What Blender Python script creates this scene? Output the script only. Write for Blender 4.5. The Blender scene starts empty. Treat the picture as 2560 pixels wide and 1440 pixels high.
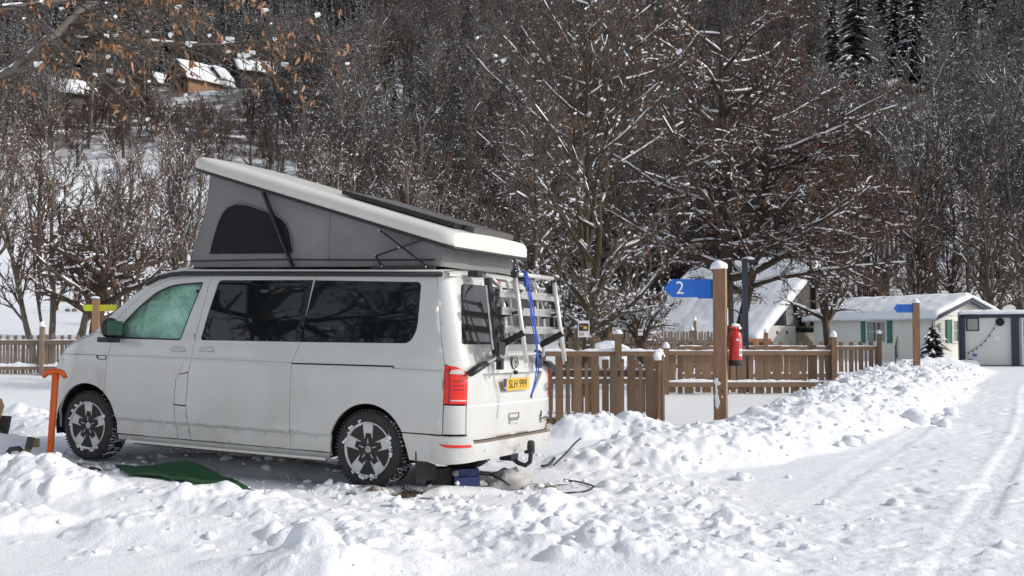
import bpy, bmesh, math, random, time
import numpy as np
from mathutils import Vector, Matrix, noise as mnoise
from mathutils.geometry import delaunay_2d_cdt
R = random.Random(7); RS = np.random.RandomState(11)
SC = bpy.context.scene; COL = SC.collection; PI = math.pi
# ------------------------------------------------------------------ camera, sky, sun, exposure
CAMZ = 1.352; FPX = 2757.0
cam = bpy.data.objects.new('camera', bpy.data.cameras.new('camera')); COL.objects.link(cam)
cam.location = (0, 0, CAMZ); cam.rotation_euler = (math.radians(90 + 2.406), 0, 0)
cam.data.sensor_width = 36; cam.data.lens = 36 * FPX / 2560; cam.data.clip_start = .1; cam.data.clip_end = 3000
SC.camera = cam
SUN_DIR = Vector((.905, -.18, 0)).normalized(); SUN_EL = 31
w = bpy.data.worlds.new('World'); SC.world = w; w.use_nodes = True
nt = w.node_tree; bg = nt.nodes['Background']
sky = nt.nodes.new('ShaderNodeTexSky'); sky.sky_type = 'NISHITA'; sky.sun_disc = False
sky.sun_elevation = math.radians(SUN_EL); sky.sun_rotation = math.atan2(SUN_DIR.x, SUN_DIR.y)
sky.air_density = 1.0; sky.dust_density = 2.5; sky.ozone_density = 1.0; sky.altitude = 800
hs = nt.nodes.new('ShaderNodeHueSaturation'); hs.inputs['Saturation'].default_value = .38
nt.links.new(sky.outputs[0], hs.inputs['Color']); nt.links.new(hs.outputs[0], bg.inputs[0]); bg.inputs[1].default_value = .15
sl = bpy.data.lights.new('sun', 'SUN'); sl.energy = 2.0; sl.angle = math.radians(.8); sl.color = (1, .945, .87)
sun = bpy.data.objects.new('sun', sl); COL.objects.link(sun)
sd = Vector((SUN_DIR.x * math.cos(math.radians(SUN_EL)), SUN_DIR.y * math.cos(math.radians(SUN_EL)), math.sin(math.radians(SUN_EL))))
sun.rotation_euler = sd.to_track_quat('Z', 'Y').to_euler()
SC.view_settings.view_transform = 'Standard'; SC.view_settings.look = 'None'; SC.view_settings.gamma = 1
SC.view_settings.exposure = 0.30; SC.view_settings.use_curve_mapping = False
SC.cycles.max_bounces = 6; SC.cycles.diffuse_bounces = 3; SC.cycles.transparent_max_bounces = 8
T0 = time.time()
def tick(n): print('  t %-20s %.1f' % (n, time.time() - T0))
# ------------------------------------------------------------------ materials
def mat(name, col, rough=.6, metal=0., col2=None, scale=6., bump=0., bscale=40., coat=0., spec=.5, stretch=None, contrast=.5, detail=4.):
    m = bpy.data.materials.new(name); m.use_nodes = True; t = m.node_tree; b = t.nodes['Principled BSDF']
    b.inputs['Roughness'].default_value = rough; b.inputs['Metallic'].default_value = metal
    b.inputs['Coat Weight'].default_value = coat; b.inputs['Specular IOR Level'].default_value = spec
    b.inputs['Coat Roughness'].default_value = .08
    c2 = col2 or tuple(c * .82 for c in col)
    tc = t.nodes.new('ShaderNodeTexCoord'); vec = tc.outputs['Object']
    if stretch:
        mp = t.nodes.new('ShaderNodeMapping'); mp.inputs['Scale'].default_value = stretch
        t.links.new(vec, mp.inputs[0]); vec = mp.outputs[0]
    n = t.nodes.new('ShaderNodeTexNoise'); n.inputs['Scale'].default_value = scale; n.inputs['Detail'].default_value = detail
    t.links.new(vec, n.inputs['Vector'])
    r = t.nodes.new('ShaderNodeMapRange'); r.inputs[1].default_value = .5 - contrast / 2; r.inputs[2].default_value = .5 + contrast / 2
    t.links.new(n.outputs['Fac'], r.inputs[0])
    x = t.nodes.new('ShaderNodeMix'); x.data_type = 'RGBA'; x.inputs[6].default_value = (*col, 1); x.inputs[7].default_value = (*c2, 1)
    t.links.new(r.outputs[0], x.inputs[0]); t.links.new(x.outputs[2], b.inputs['Base Color'])
    if bump:
        n2 = t.nodes.new('ShaderNodeTexNoise'); n2.inputs['Scale'].default_value = bscale; n2.inputs['Detail'].default_value = 5
        t.links.new(vec, n2.inputs['Vector'])
        bp = t.nodes.new('ShaderNodeBump'); bp.inputs['Strength'].default_value = 1; bp.inputs['Distance'].default_value = bump
        t.links.new(n2.outputs['Fac'], bp.inputs['Height']); t.links.new(bp.outputs[0], b.inputs['Normal'])
    m['mix'] = 1
    return m
def oinfo(m, amt=.25):       # small per-object value change (board to board)
    t = m.node_tree; b = t.nodes['Principled BSDF']; src = b.inputs['Base Color'].links[0].from_socket
    oi = t.nodes.new('ShaderNodeObjectInfo'); mr = t.nodes.new('ShaderNodeMapRange'); mr.inputs[3].default_value = 1 - amt; mr.inputs[4].default_value = 1 + amt
    t.links.new(oi.outputs['Random'], mr.inputs[0])
    h = t.nodes.new('ShaderNodeHueSaturation'); t.links.new(mr.outputs[0], h.inputs['Value']); t.links.new(src, h.inputs['Color']); t.links.new(h.outputs[0], b.inputs['Base Color'])
    return m
M = {}
M['snow'] = mat('snow', (.86, .875, .90), .55, col2=(.80, .82, .86), scale=1.3, bump=.006, bscale=60, spec=.3)
M['snowcap'] = mat('snow_cap', (.88, .89, .91), .55, col2=(.82, .84, .88), scale=9, bump=.004, bscale=90, spec=.3)
M['paint'] = mat('van_paint', (.61, .612, .595), .28, col2=(.53, .525, .50), scale=2.2, coat=.8, contrast=.8, stretch=(1, 1, 1.6))
M['paint_roof'] = mat('roof_paint', (.70, .69, .65), .35, col2=(.60, .585, .54), scale=3, coat=.3, contrast=.8)
M['gap'] = mat('black_gap', (.012, .012, .013), .7)
M['black'] = mat('black_plastic', (.018, .018, .02), .45, bump=.0006, bscale=300)
M['rubber'] = mat('rubber', (.02, .02, .022), .75, col2=(.035, .033, .03), scale=14, bump=.001, bscale=120)
M['glass'] = mat('tinted_glass', (.006, .010, .012), .03, spec=.5, coat=0)
M['glassgrey'] = mat('rear_glass', (.03, .028, .026), .05, spec=.8)
M['alu'] = mat('brushed_aluminium', (.62, .61, .59), .32, metal=.85, col2=(.5, .49, .47), scale=20)
M['silver'] = mat('alloy_silver', (.62, .62, .61), .36, metal=.25, col2=(.45, .44, .43), scale=9, contrast=.6)
M['silverbright'] = mat('alloy_edge', (.72, .72, .72), .3, metal=.6)
M['alupaint'] = mat('anodised_tube', (.66, .65, .62), .38, metal=.45, col2=(.56, .55, .52), scale=12)
M['canvas'] = mat('grey_canvas', (.235, .235, .235), .85, col2=(.18, .18, .18), scale=2.2, bump=.035, bscale=4.5)
M['mesh'] = mat('black_mesh', (.008, .008, .010), .9)
M['piping'] = mat('grey_piping', (.22, .22, .22), .8)
M['redlens'] = mat('red_lens', (.85, .012, .008), .2, col2=(.65, .010, .006), scale=25, coat=.25)
M['darkred'] = mat('dark_red_lens', (.22, .012, .012), .2, coat=.5)
M['clearlens'] = mat('clear_lens', (.62, .58, .55), .12, coat=.8)
M['yellowplate'] = mat('yellow_plate', (.72, .44, .03), .35)
M['blueband'] = mat('blue_band', (.02, .03, .16), .4)
M['ink'] = mat('black_ink', (.02, .02, .02), .5)
M['step'] = mat('brown_grip_strip', (.27, .22, .17), .8, col2=(.20, .165, .13), scale=40)
M['solar'] = mat('solar_top', (.075, .072, .068), .35, col2=(.10, .095, .09), scale=8)
M['orange'] = mat('orange_plastic', (.72, .13, .015), .45, col2=(.62, .10, .01), scale=9)
M['bluestrap'] = mat('blue_webbing', (.02, .075, .42), .7, col2=(.015, .05, .3), scale=60)
M['bluebag'] = mat('blue_tarpaulin', (.007, .020, .13), .55, col2=(.005, .012, .07), scale=12)
M['signblue'] = mat('sign_blue', (.004, .115, .52), .5, col2=(.004, .10, .47), scale=3)
M['signyellow'] = mat('sign_yellow', (.50, .50, .02), .5)
M['signorange'] = mat('sign_orange', (.75, .40, .03), .5)
M['white'] = mat('white_paint', (.78, .78, .76), .5)
M['text'] = mat('white_lettering', (.80, .80, .80), .5)
M['red'] = mat('extinguisher_red', (.55, .015, .012), .25, col2=(.45, .01, .01), scale=5, coat=.6)
M['wood'] = oinfo(mat('fence_wood', (.235, .145, .088), .8, col2=(.13, .082, .052), scale=5, bump=.002, bscale=30, stretch=(9, 9, 1.0), contrast=.6), .28)
M['woodg'] = oinfo(mat('weathered_wood', (.27, .20, .145), .85, col2=(.16, .12, .09), scale=5, bump=.002, bscale=30, stretch=(9, 9, 1.0), contrast=.6), .25)
M['post'] = mat('post_wood', (.34, .20, .115), .75, col2=(.20, .11, .06), scale=3.2, bump=.002, bscale=20, stretch=(7, 7, .7), contrast=.55)
M['bark'] = mat('bark', (.085, .058, .040), .95, col2=(.045, .034, .026), scale=14, bump=.02, bscale=22, stretch=(1, 1, .35), contrast=.7)
M['barkg'] = mat('grey_bark', (.20, .172, .145), .95, col2=(.12, .10, .085), scale=14, bump=.012, bscale=22, stretch=(1, 1, .4), contrast=.7)
M['moss'] = mat('mossy_bark', (.075, .062, .028), .95, col2=(.040, .030, .022), scale=9, bump=.02, bscale=22, contrast=.5)
M['twig'] = mat('twigs', (.098, .066, .050), .95, col2=(.062, .044, .035), scale=2)
M['twigfar'] = mat('shaded_far_twigs', (.070, .054, .046), .95, col2=(.045, .036, .032), scale=2)  # twig colour darkened for the weaker sunlight on the hill
M['twigfarg'] = mat('shaded_far_grey_twigs', (.085, .078, .074), .95, col2=(.055, .05, .048), scale=2)  # grey twigs, hillside shade put into the colour
M['leaffar'] = mat('shaded_far_leaves', (.14, .070, .044), .9, col2=(.07, .044, .034), scale=3)  # leaf colour darkened too, for the dimmer slope
M['leafnear'] = mat('sunlit_near_leaves', (.21, .098, .062), .8, col2=(.125, .058, .04), scale=3)  # leaf colour brightened, warm sunlight put into the tone
M['twigg'] = mat('grey_twigs', (.12, .098, .082), .95, col2=(.08, .066, .057), scale=2)
M['leaf'] = mat('dead_leaves', (.175, .095, .062), .8, col2=(.10, .058, .040), scale=3)
M['leafo'] = mat('orange_dead_leaves', (.42, .23, .13), .75, col2=(.26, .12, .06), scale=8)
M['needle'] = mat('needles', (.018, .024, .018), .9, col2=(.012, .016, .013), scale=3)
M['clad'] = mat('cream_cladding', (.80, .79, .73), .6, col2=(.73, .72, .66), scale=2)
M['shutter'] = mat('green_shutter', (.035, .19, .13), .6, col2=(.03, .15, .105), scale=4)
M['navy'] = mat('navy_steel', (.022, .030, .052), .5)
M['cabin'] = mat('cabin_white', (.66, .67, .64), .6, col2=(.60, .61, .58), scale=1)
M['render'] = mat('barn_render', (.66, .63, .57), .9, col2=(.52, .49, .44), scale=2.5, contrast=.7)
M['tan'] = mat('tan_panels', (.30, .27, .22), .85, col2=(.24, .215, .175), scale=2)
M['darkwood'] = mat('dark_timber', (.055, .047, .040), .8, col2=(.035, .03, .026), scale=4)
M['greytimber'] = mat('grey_timber', (.11, .10, .09), .85, col2=(.075, .068, .062), scale=4, stretch=(1, 1, .3))
M['chalet'] = mat('chalet_timber', (.34, .21, .12), .85, col2=(.20, .125, .075), scale=1.2, contrast=.7)
M['pane'] = mat('window_pane', (.055, .065, .065), .06, spec=.8)
M['curtain'] = mat('net_curtain', (.36, .38, .36), .8, col2=(.22, .24, .23), scale=9, stretch=(8, 8, .4))
M['dark'] = mat('dark_opening', (.012, .012, .014), .8)
M['mat'] = mat('green_turf_mat', (.010, .085, .022), .9, col2=(.006, .045, .014), scale=25, bump=.006, bscale=120)
M['rock'] = mat('grey_rock', (.17, .155, .14), .9, col2=(.10, .09, .08), scale=8, bump=.01)
M['tanplastic'] = mat('tan_plastic', (.42, .27, .09), .5)
M['olive'] = mat('olive_plastic', (.10, .085, .02), .55, col2=(.05, .045, .012), scale=20)
M['dirt'] = mat('dirt', (.10, .075, .05), .95, col2=(.05, .038, .028), scale=30, bump=.01)
M['orangefence'] = mat('orange_boards', (.36, .14, .045), .8)
M['foil'] = mat('thermal_foil', (.95, .97, .96), .22, metal=.3, col2=(.38, .48, .44), scale=5, bump=.03, bscale=14)
# road grime on the lower body
m = M['paint']; t = m.node_tree; b = t.nodes['Principled BSDF']; src = b.inputs['Base Color'].links[0].from_socket
tc_ = t.nodes.new('ShaderNodeTexCoord'); sp_ = t.nodes.new('ShaderNodeSeparateXYZ'); t.links.new(tc_.outputs['Object'], sp_.inputs[0])
n_ = t.nodes.new('ShaderNodeTexNoise'); n_.inputs['Scale'].default_value = 3.5; n_.inputs['Detail'].default_value = 8; n_.inputs['Roughness'].default_value = .7; mp_ = t.nodes.new('ShaderNodeMapping'); mp_.inputs['Scale'].default_value = (.6, .6, .6); t.links.new(tc_.outputs['Object'], mp_.inputs[0]); t.links.new(mp_.outputs[0], n_.inputs['Vector'])
r1_ = t.nodes.new('ShaderNodeMapRange'); r1_.inputs[1].default_value = .95; r1_.inputs[2].default_value = .25; r1_.inputs[3].default_value = 0; r1_.inputs[4].default_value = .6; t.links.new(sp_.outputs[2], r1_.inputs[0])
r2_ = t.nodes.new('ShaderNodeMapRange'); r2_.inputs[1].default_value = .35; r2_.inputs[2].default_value = .75; t.links.new(n_.outputs['Fac'], r2_.inputs[0])
ml_ = t.nodes.new('ShaderNodeMath'); ml_.operation = 'MULTIPLY'; t.links.new(r1_.outputs[0], ml_.inputs[0]); t.links.new(r2_.outputs[0], ml_.inputs[1])
gx_ = t.nodes.new('ShaderNodeMix'); gx_.data_type = 'RGBA'; t.links.new(ml_.outputs[0], gx_.inputs[0]); t.links.new(src, gx_.inputs[6]); gx_.inputs[7].default_value = (.33, .305, .265, 1); t.links.new(gx_.outputs[2], b.inputs['Base Color'])
ra_ = t.nodes.new('ShaderNodeMapRange'); ra_.inputs[3].default_value = .22; ra_.inputs[4].default_value = .6; t.links.new(ml_.outputs[0], ra_.inputs[0]); t.links.new(ra_.outputs[0], b.inputs['Roughness'])
# clear green glass for the cab window
m = bpy.data.materials.new('green_cab_glass'); m.use_nodes = True; t = m.node_tree; b = t.nodes['Principled BSDF']
b.inputs['Base Color'].default_value = (.02, .03, .03, 1); b.inputs['Roughness'].default_value = .03
tr = t.nodes.new('ShaderNodeBsdfTransparent'); tr.inputs[0].default_value = (.76, .97, .88, 1)
mx = t.nodes.new('ShaderNodeMixShader'); mx.inputs[0].default_value = .86
t.links.new(b.outputs[0], mx.inputs[1]); t.links.new(tr.outputs[0], mx.inputs[2]); t.links.new(mx.outputs[0], t.nodes['Material Output'].inputs[0]); M['cabglass'] = m
# ------------------------------------------------------------------ object helpers
def tag(o, label=None, cat=None, group=None, kind=None):
    if label: o['label'] = label
    if cat: o['category'] = cat
    if group: o['group'] = group
    if kind: o['kind'] = kind
    return o
def empty(name, loc=(0, 0, 0), rz=0, label=None, cat=None, group=None, mw=None):
    o = bpy.data.objects.new(name, None); COL.objects.link(o); o.empty_display_size = .2
    o.location = loc; o.rotation_euler = (0, 0, rz)
    if mw is not None: o.matrix_world = mw
    return tag(o, label, cat, group)
def link(name, me, parent=None, loc=None, rot=None, kind=None, label=None):
    o = bpy.data.objects.new(name, me); COL.objects.link(o)
    if parent: o.parent = parent
    if loc is not None: o.location = loc
    if rot is not None: o.rotation_euler = rot
    return tag(o, label, None, None, kind)
def mesh_np(name, V, F, mats, fm=None, smooth=False):
    me = bpy.data.meshes.new(name); V = np.asarray(V, np.float32); F = np.asarray(F, np.int32); k = F.shape[1]
    me.vertices.add(len(V)); me.vertices.foreach_set('co', V.ravel())
    me.loops.add(F.size); me.loops.foreach_set('vertex_index', F.ravel())
    me.polygons.add(len(F)); me.polygons.foreach_set('loop_start', np.arange(0, F.size, k, dtype=np.int32))
    if fm is not None: me.polygons.foreach_set('material_index', np.asarray(fm, np.int32))
    if smooth: me.polygons.foreach_set('use_smooth', np.ones(len(F), bool))
    for mm in (mats if isinstance(mats, (list, tuple)) else [mats]): me.materials.append(mm)
    me.update(calc_edges=True); return me
class MB:
    def __init__(s): s.bm = bmesh.new()
    def box(s, c, d, mw=None, taper=None):
        c = Vector(c); vs = []
        for i in (-1, 1):
            for j in (-1, 1):
                for k in (-1, 1):
                    f = taper if (taper and k > 0) else 1
                    p = Vector((i * d[0] / 2 * f, j * d[1] / 2 * f, k * d[2] / 2))
                    if mw is not None: p = mw @ p
                    vs.append(s.bm.verts.new(p + c))
        for q in ((0, 1, 3, 2), (4, 6, 7, 5), (0, 4, 5, 1), (2, 3, 7, 6), (0, 2, 6, 4), (1, 5, 7, 3)): s.bm.faces.new([vs[i] for i in q])
        return s
    def bar(s, a, b, wd, th=None, up=(0, 0, 1)):      # rectangular bar between two points
        a = Vector(a); b = Vector(b); d = b - a; L = d.length
        if L < 1e-6: return s
        z = d / L; x = Vector(up).cross(z)
        if x.length < 1e-4: x = Vector((1, 0, 0)).cross(z)
        x.normalize(); y = z.cross(x); mw = Matrix((x, y, z)).transposed()
        return s.box((a + b) / 2, (wd, th or wd, L), mw)
    def tube(s, pts, r, n=10, cap=True, closed=False, flat=1.0):
        pts = [Vector(p) for p in pts]; rings = []; N = len(pts)
        rr = r if isinstance(r, (list, tuple)) else [r] * N
        up = None
        for i, p in enumerate(pts):
            if closed: d = pts[(i + 1) % N] - pts[i - 1]
            else: d = pts[min(i + 1, N - 1)] - pts[max(i - 1, 0)]
            d.normalize()
            if up is None: up = Vector((0, 0, 1)) if abs(d.z) < .9 else Vector((1, 0, 0))
            x = up.cross(d).normalized(); y = d.cross(x); up = y
            rings.append([s.bm.verts.new(p + x * math.cos(a) * rr[i] + y * math.sin(a) * rr[i] * flat) for a in [2 * PI * k / n for k in range(n)]])
        for i in range(N if closed else N - 1):
            A = rings[i]; B = rings[(i + 1) % N]
            for k in range(n):
                f = s.bm.faces.new((A[k], A[(k + 1) % n], B[(k + 1) % n], B[k])); f.smooth = True
        if cap and not closed: s.bm.faces.new(rings[0][::-1]); s.bm.faces.new(rings[-1])
        return s
    def lathe(s, prof, axis='Y', c=(0, 0, 0), n=48, smooth=True):   # prof: (radius, along)
        rings = []; c = Vector(c)
        for r, h in prof:
            ring = []
            for k in range(n):
                a = 2 * PI * k / n; u = r * math.cos(a); v = r * math.sin(a)
                p = {'Y': (u, h, v), 'Z': (u, v, h), 'X': (h, u, v)}[axis]
                ring.append(s.bm.verts.new(Vector(p) + c))
            rings.append(ring)
        for A, B in zip(rings[:-1], rings[1:]):
            for k in range(n):
                f = s.bm.faces.new((A[k], A[(k + 1) % n], B[(k + 1) % n], B[k])); f.smooth = smooth
        for rg, pr in ((rings[0], prof[0]), (rings[-1], prof[-1])):
            if pr[0] > 1e-4: s.bm.faces.new(rg)
        return s
    def poly(s, pts, d):        # prism: polygon pts extruded by vector d
        d = Vector(d); A = [s.bm.verts.new(Vector(p)) for p in pts]; B = [s.bm.verts.new(Vector(p) + d) for p in pts]
        s.bm.faces.new(A); s.bm.faces.new(B[::-1]); n = len(pts)
        for k in range(n): s.bm.faces.new((A[k], B[k], B[(k + 1) % n], A[(k + 1) % n]))
        return s
    def blob(s, c, r, sub=2, amp=.25, seed=0, flat=None, fr=1.6):
        res = bmesh.ops.create_icosphere(s.bm, subdivisions=sub, radius=1); r = Vector(r) if not isinstance(r, (int, float)) else Vector((r, r, r))
        for v in res['verts']:
            p = v.co.copy(); k = 1 + amp * mnoise.noise(p * fr + Vector((seed * 3.1, seed, 0)))
            z = p.z * k
            if flat is not None and z < flat: z = flat
            v.co = Vector((p.x * k * r.x, p.y * k * r.y, z * r.z)) + Vector(c)
        for v in res['verts']:
            for f in v.link_faces: f.smooth = True
        return s
    def mesh(s, name, m, bevel=0, fixn=True):
        if bevel: bmesh.ops.bevel(s.bm, geom=[e for e in s.bm.edges if len(e.link_faces) == 2 and e.calc_face_angle(0) > .6], offset=bevel, segments=2, affect='EDGES', profile=.6)
        if fixn: bmesh.ops.recalc_face_normals(s.bm, faces=s.bm.faces)
        me = bpy.data.meshes.new(name); s.bm.to_mesh(me); s.bm.free(); me.materials.append(m); return me
    def build(s, name, m, parent=None, bevel=0, **k):
        return link(name, s.mesh(name, m, bevel), parent, **k)
def text(name, body, m, parent, size, mw, depth=.002, align='CENTER', xs=1.0):
    cu = bpy.data.curves.new(name, 'FONT'); cu.body = body; cu.size = size; cu.extrude = depth; cu.align_x = align; cu.align_y = 'CENTER'
    o = bpy.data.objects.new(name, cu); COL.objects.link(o)
    dg = bpy.context.evaluated_depsgraph_get(); me = bpy.data.meshes.new_from_object(o.evaluated_get(dg)); bpy.data.objects.remove(o)
    me.transform(Matrix.Scale(xs, 4, (1, 0, 0))); me.transform(mw); me.materials.clear(); me.materials.append(m)
    return link(name, me, parent)
def lerp(a, b, t): return a + (b - a) * t
# ------------------------------------------------------------------ noise and terrain
def vnoise(x, y, seed=0):
    xi = np.floor(x).astype(np.int64); yi = np.floor(y).astype(np.int64); xf = x - xi; yf = y - yi
    u = xf * xf * (3 - 2 * xf); v = yf * yf * (3 - 2 * yf)
    def h(a, b):
        n = (a * 374761393 + b * 668265263 + seed * 1274126177) & 0x7fffffff
        n = ((n ^ (n >> 13)) * 1103515245 + 12345) & 0x7fffffff
        n = ((n ^ (n >> 15)) * 69069 + 7) & 0x7fffffff
        return (n & 0xffffff) / float(0xffffff)
    a = h(xi, yi); b = h(xi + 1, yi); c = h(xi, yi + 1); d = h(xi + 1, yi + 1)
    return (a * (1 - u) + b * u) * (1 - v) + (c * (1 - u) + d * u) * v
def fbm(x, y, o=4, seed=0):
    s = 0; a = .5
    for k in range(o): s = s + a * (vnoise(x * 2 ** k, y * 2 ** k, seed + k) - .5); a *= .5
    return s
def sm(a, b, x): t = np.clip((x - a) / (b - a), 0, 1); return t * t * (3 - 2 * t)
def base(x, y):
    x = np.asarray(x, float); y = np.asarray(y, float)
    L = (1 - sm(-16, -4, x - .12 * np.maximum(y - 30, 0))) * (1 - .8 * sm(60, 90, y))
    zl = np.interp(y, [21, 30, 40, 58, 60, 75], [0, .31, 1.25, 2.6, 2.9, 6.5])
    zr = np.interp(y, [30, 45, 62, 75], [0, 0, .35, 1.2])
    z = L * zl + (1 - L) * zr
    hz = np.interp(y, [60, 75, 100, 185, 300, 400, 600, 800, 1200], [0, .8, 6, 43, 82, 115, 181, 250, 330])
    hz = hz * (1 + .12 * sm(.15, .4, x / np.maximum(y, 1)))
    z = z + np.where(y > 60, hz, 0)
    z = z + np.maximum(y - 62, 0) * .10 * fbm(x / 45., y / 45., 3, 5) * sm(62, 130, y)
    z = z + .10 * fbm(x / 4., y / 4., 3, 9) * sm(12, 18, np.hypot(x, y)) * .8
    xv = -(x + .857) * .8936 + (y - 10.53) * .448; yv = -(x + .857) * .448 - (y - 10.53) * .8936
    mk = sm(6.5, 4.6, np.abs(xv - 1.0)) * sm(3.2, 1.6, np.abs(yv))
    z = z + mk * .025 * np.clip(xv, -1.0, 5)
    return z
RIDGES = [  # (x, y, height, half width)
 [(-7, 10.2, .20, .8), (-5.2, 9.8, .22, .7), (-4.3, 9.5, .27, .6), (-3.75, 9.1, .25, .6), (-3.2, 8.75, .08, .6), (-2.75, 8.85, .15, .4), (-2.2, 8.7, .12, .5), (-1.6, 8.3, .07, .5), (-1.0, 8.0, .04, .45), (-.3, 8.2, .04, .4), (.3, 8.9, .05, .4)],
 [(.35, 12.0, .05, .6), (.9, 11.8, .17, .8), (1.5, 11.9, .30, .9), (2.1, 12.4, .33, 1.0), (2.9, 13.6, .25, 1.1), (3.9, 15.4, .33, 1.3), (5.4, 18.2, .36, 1.5), (7.8, 23.5, .42, 1.8), (11.0, 31, .36, 1.9), (15.5, 41, .5, 2.4)],
 [(1.0, 14.8, .28, .7), (1.7, 14.8, .26, .5), (2.3, 14.2, .14, .6)],
 [(-1.55, 6.5, .05, .3), (-1.05, 6.35, .17, .45), (-.65, 6.5, .08, .4)],
 [(.05, 7.6, .06, .5), (.6, 7.0, .12, .6), (1.15, 6.6, .08, .5)],
 [(-2.6, 7.6, .12, .5), (-1.7, 7.5, .09, .5), (-.8, 7.3, .07, .5)],
 [(-1.50, 10.55, .16, .4), (-2.3, 10.95, .24, .5), (-3.4, 11.5, .16, .4)], [(-1.55, 9.62, .09, .22), (-1.1, 9.42, .10, .22)],
 [(-1.05, 9.72, .10, .2), (-.6, 9.70, .15, .2), (-.2, 9.85, .10, .2)],
 [(-7.6, 16.6, .24, .8), (-6.7, 15.4, .22, .7), (-5.9, 14.2, .12, .6)], [(-6.6, 12.6, .10, .6), (-5.6, 12.2, .12, .5)],
 [(-4.6, 8.4, .14, .5), (-3.6, 7.9, .12, .5)]]
def ridge(x, y, gain=1.0):
    out = np.zeros_like(x)
    for rd in RIDGES:
        for (x0, y0, h0, w0), (x1, y1, h1, w1) in zip(rd[:-1], rd[1:]):
            dx, dy = x1 - x0, y1 - y0; t = np.clip(((x - x0) * dx + (y - y0) * dy) / (dx * dx + dy * dy), 0, 1)
            d = np.hypot(x - x0 - t * dx, y - y0 - t * dy) / (w0 + (w1 - w0) * t)
            out = np.maximum(out, (h0 + (h1 - h0) * t) * np.clip(1 - d * d, 0, 1) ** 1.2)
    return out
X0, X1, Y0, Y1, RES = -8., 15., 4., 36., .024
gx = np.arange(X0, X1, RES); gy = np.arange(Y0, Y1, RES); GX, GY = np.meshgrid(gx, gy)
wx = GX + .12 * fbm(GX * 2.2, GY * 2.2, 3, 31) + .07 * fbm(GX * 8, GY * 8, 3, 33); wy = GY + .12 * fbm(GX * 2.2, GY * 2.2, 3, 47) + .07 * fbm(GX * 8, GY * 8, 3, 49)
RD = ridge(wx + .25 * fbm(GX * 1.1, GY * 1.1, 2, 3), wy + .25 * fbm(GX * 1.1, GY * 1.1, 2, 4))
xv_ = -(GX + .857) * .8936 + (GY - 10.53) * .448; yv_ = -(GX + .857) * .448 - (GY - 10.53) * .8936
near_van = sm(3.4, 2.9, np.abs(xv_ - 1.6)) * sm(1.25, .9, np.abs(yv_))
around = sm(5.2, 4.0, np.abs(xv_ - 1.6)) * sm(2.6, 1.6, np.abs(yv_)) 
MASK = np.clip(RD * 4.5, 0, 1) + .22 * around * (1 - near_van) 
swath = sm(.0, 1.0, GY - 6) * (1 - sm(10.5, 12, GY)) * sm(-1.3, .3, GX) * (1 - sm(1.4, 2.6, GX)) * .32
fore = sm(6.3, 7.0, GY) * (1 - sm(8.6, 9.4, GY + .25 * GX)) * sm(-5, -4, GX) * .30 * np.clip(vnoise(GX * 1.3 + 5, GY * 1.6, 61) * 2.4 - .55, 0, 1)
van_rub = near_van * .34 * np.clip(vnoise(GX * 1.9, GY * 2.3, 62) * 2.2 - .5, 0, 1)
MASK = np.clip(MASK + swath + fore, 0, 1.1) * (1 - near_van) + van_rub
E = np.zeros_like(GX); mm = MASK.ravel(); cdf = np.cumsum(mm / mm.sum() / 1.0)
def splat(n, r0, r1, pw, sharp):
    idx = np.searchsorted(cdf, RS.rand(n)); idx = np.clip(idx, 0, mm.size - 1)
    for i in idx:
        jy, jx = divmod(int(i), GX.shape[1]); mk = mm[i]
        r = (r0 + (r1 - r0) * R.random() ** pw) * (.45 + .6 * mk) * (1 + .06 * min(12, max(0, gy[jy] - 11.5)))
        if gy[jy] > 13 and r < .05 and R.random() < .6: continue
        k = int(r / RES * 1.4) + 2
        a0, a1, b0, b1 = max(jy - k, 0), min(jy + k + 1, GX.shape[0]), max(jx - k, 0), min(jx + k + 1, GX.shape[1])
        sx = wx[a0:a1, b0:b1] - wx[jy, jx]; sy = wy[a0:a1, b0:b1] - wy[jy, jx]
        an = R.random() * PI; el = .65 + .5 * R.random(); u = sx * math.cos(an) + sy * math.sin(an); v = (sy * math.cos(an) - sx * math.sin(an)) / el
        q = 1 - (u * u + v * v) / (r * r); tilt = (u * R.uniform(-.6, .6) + v * R.uniform(-.6, .6))
        c = np.where(q > 0, np.maximum(q, 0) ** (sharp + R.random() * .5) * r * R.uniform(.3, .75) + tilt * np.minimum(q * 2, 1), 0)
        if R.random() < .55: c = np.minimum(c, np.maximum(r * R.uniform(.18, .5) + (u * R.uniform(-.9, .9) + v * R.uniform(-.9, .9)), 0))
        E[a0:a1, b0:b1] = np.maximum(E[a0:a1, b0:b1], c + (E[a0:a1, b0:b1] * .35 if R.random() < .5 else 0))
splat(1100, .09, .20, 1.6, .6); splat(6500, .035, .10, 1.8, .55); splat(15000, .02, .05, 1.5, .6)
E = E + np.clip(MASK, 0, 1) * (.10 * fbm(GX * 4, GY * 4, 5, 17) + .09 * np.abs(fbm(GX * 7, GY * 7, 4, 18)))
ROAD = sm(1.2, 3.0, GX - .47 * (GY - 8)) + (1 - sm(6.6, 8.2, GY)) * sm(1.2, 2.2, GX) ; ROAD = np.clip(ROAD, 0, 1)
FINE = .030 * fbm(GX * 6, GY * 9, 4, 71) + .018 * fbm(GX * 19, GY * 19, 2, 73)
dents = np.clip(vnoise(GX * 7.3 + 3, GY * 11, 81) * vnoise(GX * 3.1, GY * 4.3, 82) - .42, 0, 1) * .15
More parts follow.
